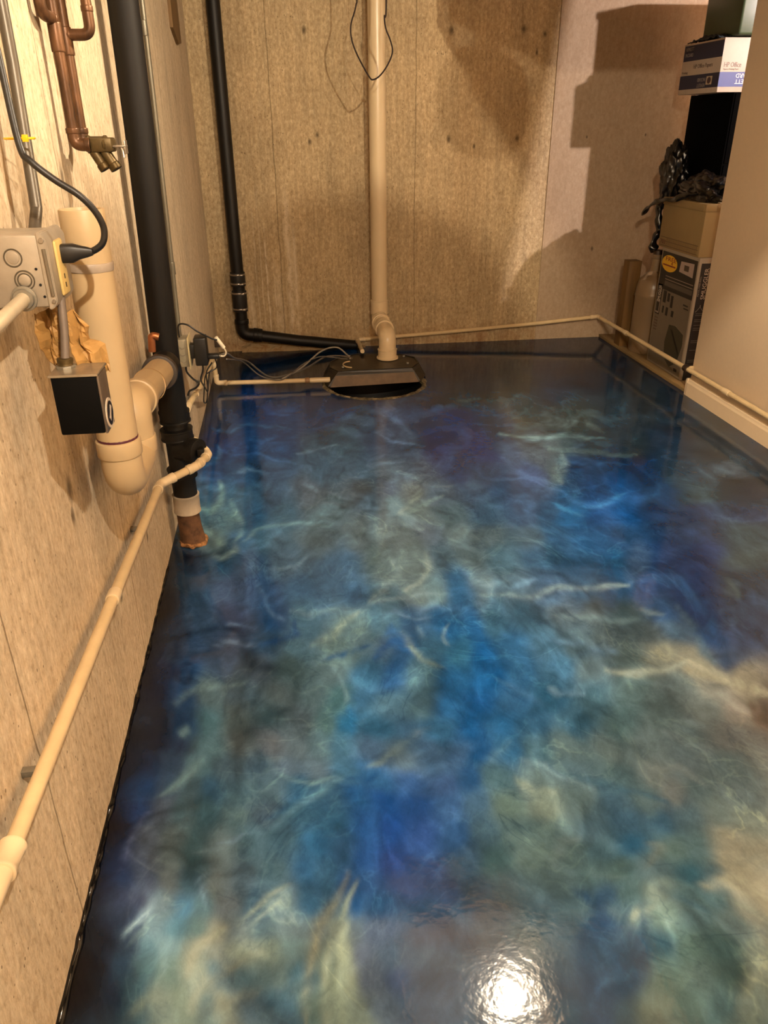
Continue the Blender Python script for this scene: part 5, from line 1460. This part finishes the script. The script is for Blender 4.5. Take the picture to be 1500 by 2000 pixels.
def printed_carton():
    X0, Y0, Y1, Z0, Z1 = 2.790, 4.205, 4.665, 0.022, 0.722
    X1 = 2.965
    t = thing('product_carton', 'tall black and white product carton reading SMUGGLER with a yellow badge', 'box')
    white = ink('carton_white', '8e8272')
    box('carton', (X0, Y0, Z0), (X1, Y1, Z1), white, t, 0.002)
    # face towards the room: u from far edge (left) to near edge (right)
    B, U, V, N = (X0, Y1, Z0), (0, -(Y1-Y0), 0), (0, 0, Z1-Z0), (-1, 0, 0)
    blk, gry, pic, yel, red = ink('print_black', '14100e'), ink('print_gray', '8a7c72'), ink('print_tan', '6c6254'), ink('print_yellow', 'd8a818'), ink('print_red', '7a1e14')
    p = quad('front_print', B, U, V, N, 0.03, 0.97, 0.02, 0.975, pic, t, 0.0008)
    def q(name, u0, u1, v0, v1, m, tt=0.0014, pts=None, par=p):
        return quad(name, B, U, V, N, u0, u1, v0, v1, m, par, tt, pts)
    q('header_panel', 0.03, 0.97, 0.665, 0.975, blk)
    q('side_band', 0.03, 0.165, 0.44, 0.70, blk)
    q('band_window', 0.045, 0.15, 0.45, 0.56, gry, 0.0018)
    q('band_window_core', 0.06, 0.135, 0.465, 0.545, blk, 0.0021)
    n = 28
    q('yellow_badge', 0, 0, 0, 0, yel, 0.0020, [(0.255+0.215*math.cos(2*math.pi*i/n), 0.885+0.068*math.sin(2*math.pi*i/n)) for i in range(n)])
    q('badge_stripe', 0.08, 0.43, 0.862, 0.874, red, 0.0024)
    q('picture_label', 0, 0, 0, 0, ink('label_gray', '9c8c86'), 0.0020, [(0.54, 0.85), (0.90, 0.835), (0.90, 0.945), (0.56, 0.935)])
    q('picture_logo', 0.66, 0.78, 0.87, 0.915, ink('logo_brown', '4a3a2c'), 0.0024)
    q('rule_line', 0.20, 0.95, 0.778, 0.784, gry, 0.0020)
    q('rule_line', 0.20, 0.95, 0.752, 0.758, gry, 0.0020)
    q('caption_band', 0.20, 0.95, 0.700, 0.740, ink('caption_gray', '4e4640'), 0.0018)
    for (u0, u1, v0, v1) in ((0.22, 0.30, 0.56, 0.66), (0.34, 0.40, 0.58, 0.65), (0.44, 0.50, 0.54, 0.64), (0.24, 0.28, 0.47, 0.53), (0.34, 0.40, 0.46, 0.53), (0.50, 0.56, 0.47, 0.52), (0.78, 0.90, 0.60, 0.612), (0.80, 0.92, 0.575, 0.585)):
        q('pictogram', u0, u1, v0, v1, blk, 0.0018)
    for k in range(5):
        q('band_mark', 0.06, 0.15, 0.30+0.026*k, 0.312+0.026*k, ink('mark_brown', '5a463c'), 0.0018)
    # dark soft case pictured on the lower half
    q('pictured_case', 0, 0, 0, 0, ink('case_olive', '3a3628'), 0.0018, [(0.50, 0.40), (0.66, 0.41), (0.90, 0.37), (0.92, 0.28), (0.84, 0.12), (0.66, 0.055), (0.48, 0.11), (0.44, 0.24), (0.47, 0.33)])
    q('case_strap', 0, 0, 0, 0, blk, 0.0022, [(0.55, 0.37), (0.60, 0.37), (0.86, 0.21), (0.86, 0.18)])
    q('small_mark', 0.80, 0.88, 0.045, 0.07, blk, 0.0018)
    def at(u, v, off=0.0026):
        return Vector(B)+Vector(U)*u+Vector(V)*v+Vector(N)*off
    lettering('front_title', 'SMUGGLER', at(0.145, 0.555), (0, 0, 1), (0, 1, 0), 0.052, ink('title_white', 'cfc4b4'), p, stretch=0.36)
    lettering('badge_text', 'FREE', at(0.13, 0.905), (0, -1, 0), (0, 0, 1), 0.034, red, p, stretch=2.0)
    lettering('badge_text', '4', at(0.30, 0.875), (0, -1, 0), (0, 0, 1), 0.03, red, p, stretch=1.6)
    # face towards the camera
    B2, U2, V2, N2 = (X0, Y0, Z0), ((X1-X0), 0, 0), (0, 0, Z1-Z0), (0, -1, 0)
    s = quad('side_print', B2, U2, V2, N2, 0.09, 1.0, 0.0, 0.96, blk, t, 0.0008)
    def a2(u, v, off=0.0012):
        return Vector(B2)+Vector(U2)*u+Vector(V2)*v+Vector(N2)*off
    lettering('side_title', 'SMUGGLER', a2(0.375, 0.675), (0, 0, 1), (-1, 0, 0), 0.036, ink('side_white', 'b8a898'), s, stretch=0.96)
    lettering('side_caption', 'PISTOL CASE ROLL', a2(0.155, 0.70), (0, 0, 1), (-1, 0, 0), 0.012, ink('caption_white', '8a7e72'), s, stretch=1.1)
    for k, v in enumerate((0.56, 0.545, 0.51, 0.495, 0.465, 0.44, 0.425, 0.335, 0.32, 0.255, 0.17, 0.155, 0.10)):
        quad('text_line', B2, U2, V2, N2, 0.16, 0.16+(0.6 if k % 3 else 0.75)*0.75, v, v+0.0035, ink('line_gray', '6a625a'), s, 0.0012)
    tube('side_swirl', [a2(0.14+0.28*i/14+0.06*math.sin(i*0.45), 0.575+0.055*math.sin(i/14*math.pi)+0.0*i) for i in range(15)], 0.0012, ink('swirl', '8a8278'), s, 6)
printed_carton()

def banker_box():
    X0, Y0, Y1, Z0, Z1 = 2.788, 4.225, 4.73, 0.7225, 1.002
    X1 = 2.972
    t = thing('file_box', 'tan cardboard file box marked 703 stacked on the tall printed carton', 'box')
    card = plain('tan_card', '8c764e', 0.8, 0, 0.05, 10)
    box('carton', (X0, Y0, Z0), (X1, Y1, Z1-0.002), card, t, 0.002)
    B, U, V, N = (X0, Y1, Z0), (0, -(Y1-Y0), 0), (0, 0, Z1-Z0), (-1, 0, 0)
    brown, dred = ink('print_brown', '4a2c14'), ink('print_dark_red', '5a1c14')
    for v in (0.205, 0.125, 0.035):
        quad('ruled_line', B, U, V, N, 0.04 if v != 0.125 else 0.18, 0.96, v, v+0.010, brown, t, 0.0008)
    for k in range(26):
        u = 0.2+0.73*k/25
        quad('ruled_tick', B, U, V, N, u, u+0.004, 0.04, 0.115, brown, t, 0.0006)
        quad('ruled_tick', B, U, V, N, u, u+0.004, 0.14, 0.2, brown, t, 0.0006)
    lettering('box_number', '703', Vector(B)+Vector(U)*0.035+Vector(V)*0.07+Vector(N)*0.001, (0, -1, 0), (0, 0, 1), 0.036, dred, t, stretch=1.35)
    # lid with folded flap
    lid = box('lid', (X0-0.004, Y0-0.004, Z1-0.040), (X1+0.004, Y1+0.004, Z1), card, t, 0.0015)
    box('lid_tab', (X0-0.006, Y0+0.02, Z1-0.036), (X0-0.003, Y1-0.02, Z1-0.001), card, lid, 0.0008)
    box('paper_tape', (X0+0.06, Y0-0.0055, Z1-0.038), (X0+0.063, Y0-0.0035, Z1), ink('tape_line', '8a6c44'), lid)
banker_box()

def cabinet():
    t = thing('black_cabinet', 'tall narrow black cabinet standing in the dark bay under the office paper box', 'cabinet')
    blk = plain('black_laminate', '020202', 0.9, 0, 0.2, 8, 0, 0.05)
    box('body', (2.985, 4.50, 0.018), (3.40, 4.99, 1.545), blk, t, 0.003)
    for z in (0.40, 0.79, 1.18):
        box('drawer', (2.995, 4.494, z-0.36), (3.39, 4.502, z+0.0), blk, t, 0.002)
    box('drawer', (2.995, 4.494, 1.19), (3.39, 4.502, 1.54), blk, t, 0.002)
cabinet()

def bag(name, label, c, r, seed, amp, extra=None):
    bm = bmesh.new()
    bmesh.ops.create_icosphere(bm, subdivisions=5, radius=1.0)
    for v in bm.verts:
        p = v.co.copy()
        n = mnoise.noise(p*2.1+Vector((seed, 0, 0)))+0.55*mnoise.noise(p*5.2+Vector((0, seed, 0)))+0.28*abs(mnoise.noise(p*11+Vector((0, 0, seed))))
        p = p*(1+amp*n)
        v.co = Vector((c[0]+p.x*r[0], c[1]+p.y*r[1], max(c[2]+p.z*r[2], c[3] if len(c) > 3 else -9)))
    o = finish(name, bm, plain('black_bag_plastic', '0b0908', 0.28, 0, 0.3, 12, 0, 0.6))
    tag(o, label, 'bag')
    return o
bag('plastic_bag', 'crumpled black plastic bag heaped on the tan file box', (2.885, 4.43, 1.06, 1.003), (0.09, 0.22, 0.085), 1.0, 0.28)
bag('plastic_bag', 'black plastic bag bulging behind the file box, against the painted wall', (2.895, 4.87, 1.10), (0.075, 0.095, 0.19), 4.0, 0.3)

def bag_strap(label, pts, w, seed):
    """long folded tail of black plastic"""
    P = spline(pts, 8)
    bm = bmesh.new()
    rings = tube_into(bm, P, [w*(0.85+0.7*mnoise.noise(Vector((i*0.13, seed, 0))))*(0.4+0.6*math.sin(math.pi*(i+1)/(len(P)+1))**0.5) for i in range(len(P))], 20)
    o = finish('plastic_strip', bm, plain('black_strip_plastic', '0e0b0a', 0.22, 0, 0.3, 12, 0, 0.7))
    noisy(o, 0.014, 17, seed)
    tag(o, label, 'bag')
bag_strap('folded black plastic strip drooping over the top left corner of the file box', [(2.86, 4.30, 1.055), (2.80, 4.42, 1.035), (2.76, 4.56, 1.005), (2.74, 4.72, 0.975), (2.735, 4.84, 0.925), (2.74, 4.90, 0.885)], 0.016, 2)
bag_strap('black plastic tail hanging down behind the file box to the jug', [(2.84, 4.90, 0.98), (2.835, 4.885, 0.90), (2.85, 4.87, 0.82), (2.83, 4.86, 0.76), (2.82, 4.86, 0.71), (2.83, 4.87, 0.665)], 0.028, 5)

def paper_box():
    X0, Y0, Y1, Z0, Z1 = 2.885, 4.503, 4.955, 1.547, 1.803
    X1 = 3.34
    t = thing('paper_carton', 'white and blue office paper carton on top of the black cabinet', 'box')
    wh = ink('carton_pale', 'b4a698')
    box('carton', (X0, Y0, Z0), (X1, Y1, Z1), wh, t, 0.0015)
    blue, blue_shaded = ink('band_blue', '1e3478'), ink('band_blue_shaded', '10183a')  # darker copy of the blue carries the shade of the room-side face
    W = X1-X0
    B2, U2, V2, N2 = (X0, Y0, Z0), (W, 0, 0), (0, 0, Z1-Z0), (0, -1, 0)
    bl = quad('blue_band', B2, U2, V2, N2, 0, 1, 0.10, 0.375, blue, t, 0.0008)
    quad('lid_slot', B2, U2, V2, N2, 0.322, 0.338, 0.62, 1.0, ink('slot_black', '0a0908'), t, 0.0008)
    def a2(u, v, off=0.0012):
        return Vector(B2)+Vector(U2)*u+Vector(V2)*v+Vector(N2)*off
    ol = ink('outline_gray', '6e5e54')
    lettering('office_title', 'HP Office', a2(0.035, 0.465), (1, 0, 0), (0, 0, 1), 0.034, ol, t, stretch=0.74)
    lettering('office_subtitle', 'Papers / Printing Paper', a2(0.035, 0.415), (1, 0, 0), (0, 0, 1), 0.010, ol, t, stretch=0.95)
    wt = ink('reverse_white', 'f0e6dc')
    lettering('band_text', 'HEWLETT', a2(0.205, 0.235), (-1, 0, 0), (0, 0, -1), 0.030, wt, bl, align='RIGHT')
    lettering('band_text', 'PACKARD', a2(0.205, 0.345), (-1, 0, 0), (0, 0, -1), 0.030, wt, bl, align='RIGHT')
    B, U, V, N = (X0, Y1, Z0), (0, -(Y1-Y0), 0), (0, 0, Z1-Z0), (-1, 0, 0)
    b1 = quad('blue_band', B, U, V, N, 0, 1, 0.10, 0.375, blue_shaded, t, 0.0008)
    b2 = quad('blue_band', B, U, V, N, 0.02, 1, 0.66, 0.965, blue_shaded, t, 0.0008)
    def at(u, v, off=0.0012):
        return Vector(B)+Vector(U)*u+Vector(V)*v+Vector(N)*off
    tw = ink('shaded_white', '8a8280')  # white print with that face's shade put into its colour
    logo = quad('logo_tile', B, U, V, N, 0.70, 0.84, 0.16, 0.32, ink('logo_pale', 'b8a890'), b1, 0.0014)
    n = 20
    quad('logo_oval', B, U, V, N, 0, 0, 0, 0, ink('logo_dark', '3c2430'), logo, 0.0018, [(0.77+0.045*math.cos(2*math.pi*i/n), 0.24+0.065*math.sin(2*math.pi*i/n)) for i in range(n)])
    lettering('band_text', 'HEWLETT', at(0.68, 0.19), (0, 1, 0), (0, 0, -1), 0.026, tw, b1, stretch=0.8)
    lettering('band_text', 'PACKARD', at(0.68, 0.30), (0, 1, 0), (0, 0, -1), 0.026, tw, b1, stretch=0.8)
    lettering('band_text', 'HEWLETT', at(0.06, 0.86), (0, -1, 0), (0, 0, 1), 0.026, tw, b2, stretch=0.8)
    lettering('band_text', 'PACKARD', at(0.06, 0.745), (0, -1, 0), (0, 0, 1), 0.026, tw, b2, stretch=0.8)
    lettering('side_title', 'HP Office Papers', at(0.32, 0.50), (0, -1, 0), (0, 0, 1), 0.030, ol, t, stretch=1.05)
    lettering('side_caption', 'Printing', at(0.03, 0.415), (0, -1, 0), (0, 0, 1), 0.016, ol, t, stretch=1.4)
paper_box()

def tote():
    X0, Y0, Y1, Z0, Z1 = 2.955, 4.505, 4.90, 1.815, 2.09
    t = thing('storage_tote', 'green storage tote on top of the office paper carton', 'tote')
    gr = plain('green_plastic', '42523a', 0.4, 0, 0.06, 8)
    bm = bmesh.new()
    vs = box_into(bm, (X0, Y0, Z0), (X0+0.42, Y1, Z1-0.03), 0.012, 3)
    finish('bin', bm, gr, t)
    box('lid', (X0-0.006, Y0-0.006, Z1-0.032), (X0+0.426, Y1+0.006, Z1), gr, t, 0.006)
    for x in (X0+0.1, X0+0.3):
        box('latch', (x, Y0-0.014, Z1-0.075), (x+0.05, Y0-0.004, Z1-0.012), gr, t, 0.004)
tote()

def cloth():
    bm = bmesh.new()
    n = 26
    gridv = []
    for j in range(n):
        row = []
        for i in range(n):
            u, v = i/(n-1), j/(n-1)
            x = 2.890+0.075*u
            y = 4.58+0.36*v
            z = 1.806+0.028*abs(mnoise.noise(Vector((u*3, v*6, 2))))+0.016*math.sin(u*math.pi)*math.sin(v*math.pi)+0.004
            row.append(bm.verts.new((x+0.006*mnoise.noise(Vector((v*8, u*3, 1))), y, z)))
        gridv.append(row)
    for j in range(n-1):
        for i in range(n-1):
            bm.faces.new((gridv[j][i], gridv[j][i+1], gridv[j+1][i+1], gridv[j+1][i]))
    o = finish('folded_cloth', bm, plain('dark_teal_cloth', '121a20', 0.8, 0, 0.3, 60, 0.2))
    md = o.modifiers.new('thickness', 'SOLIDIFY')
    md.thickness = 0.004
    tag(o, 'dark folded cloth tucked between the green tote and the paper carton', 'cloth')
cloth()
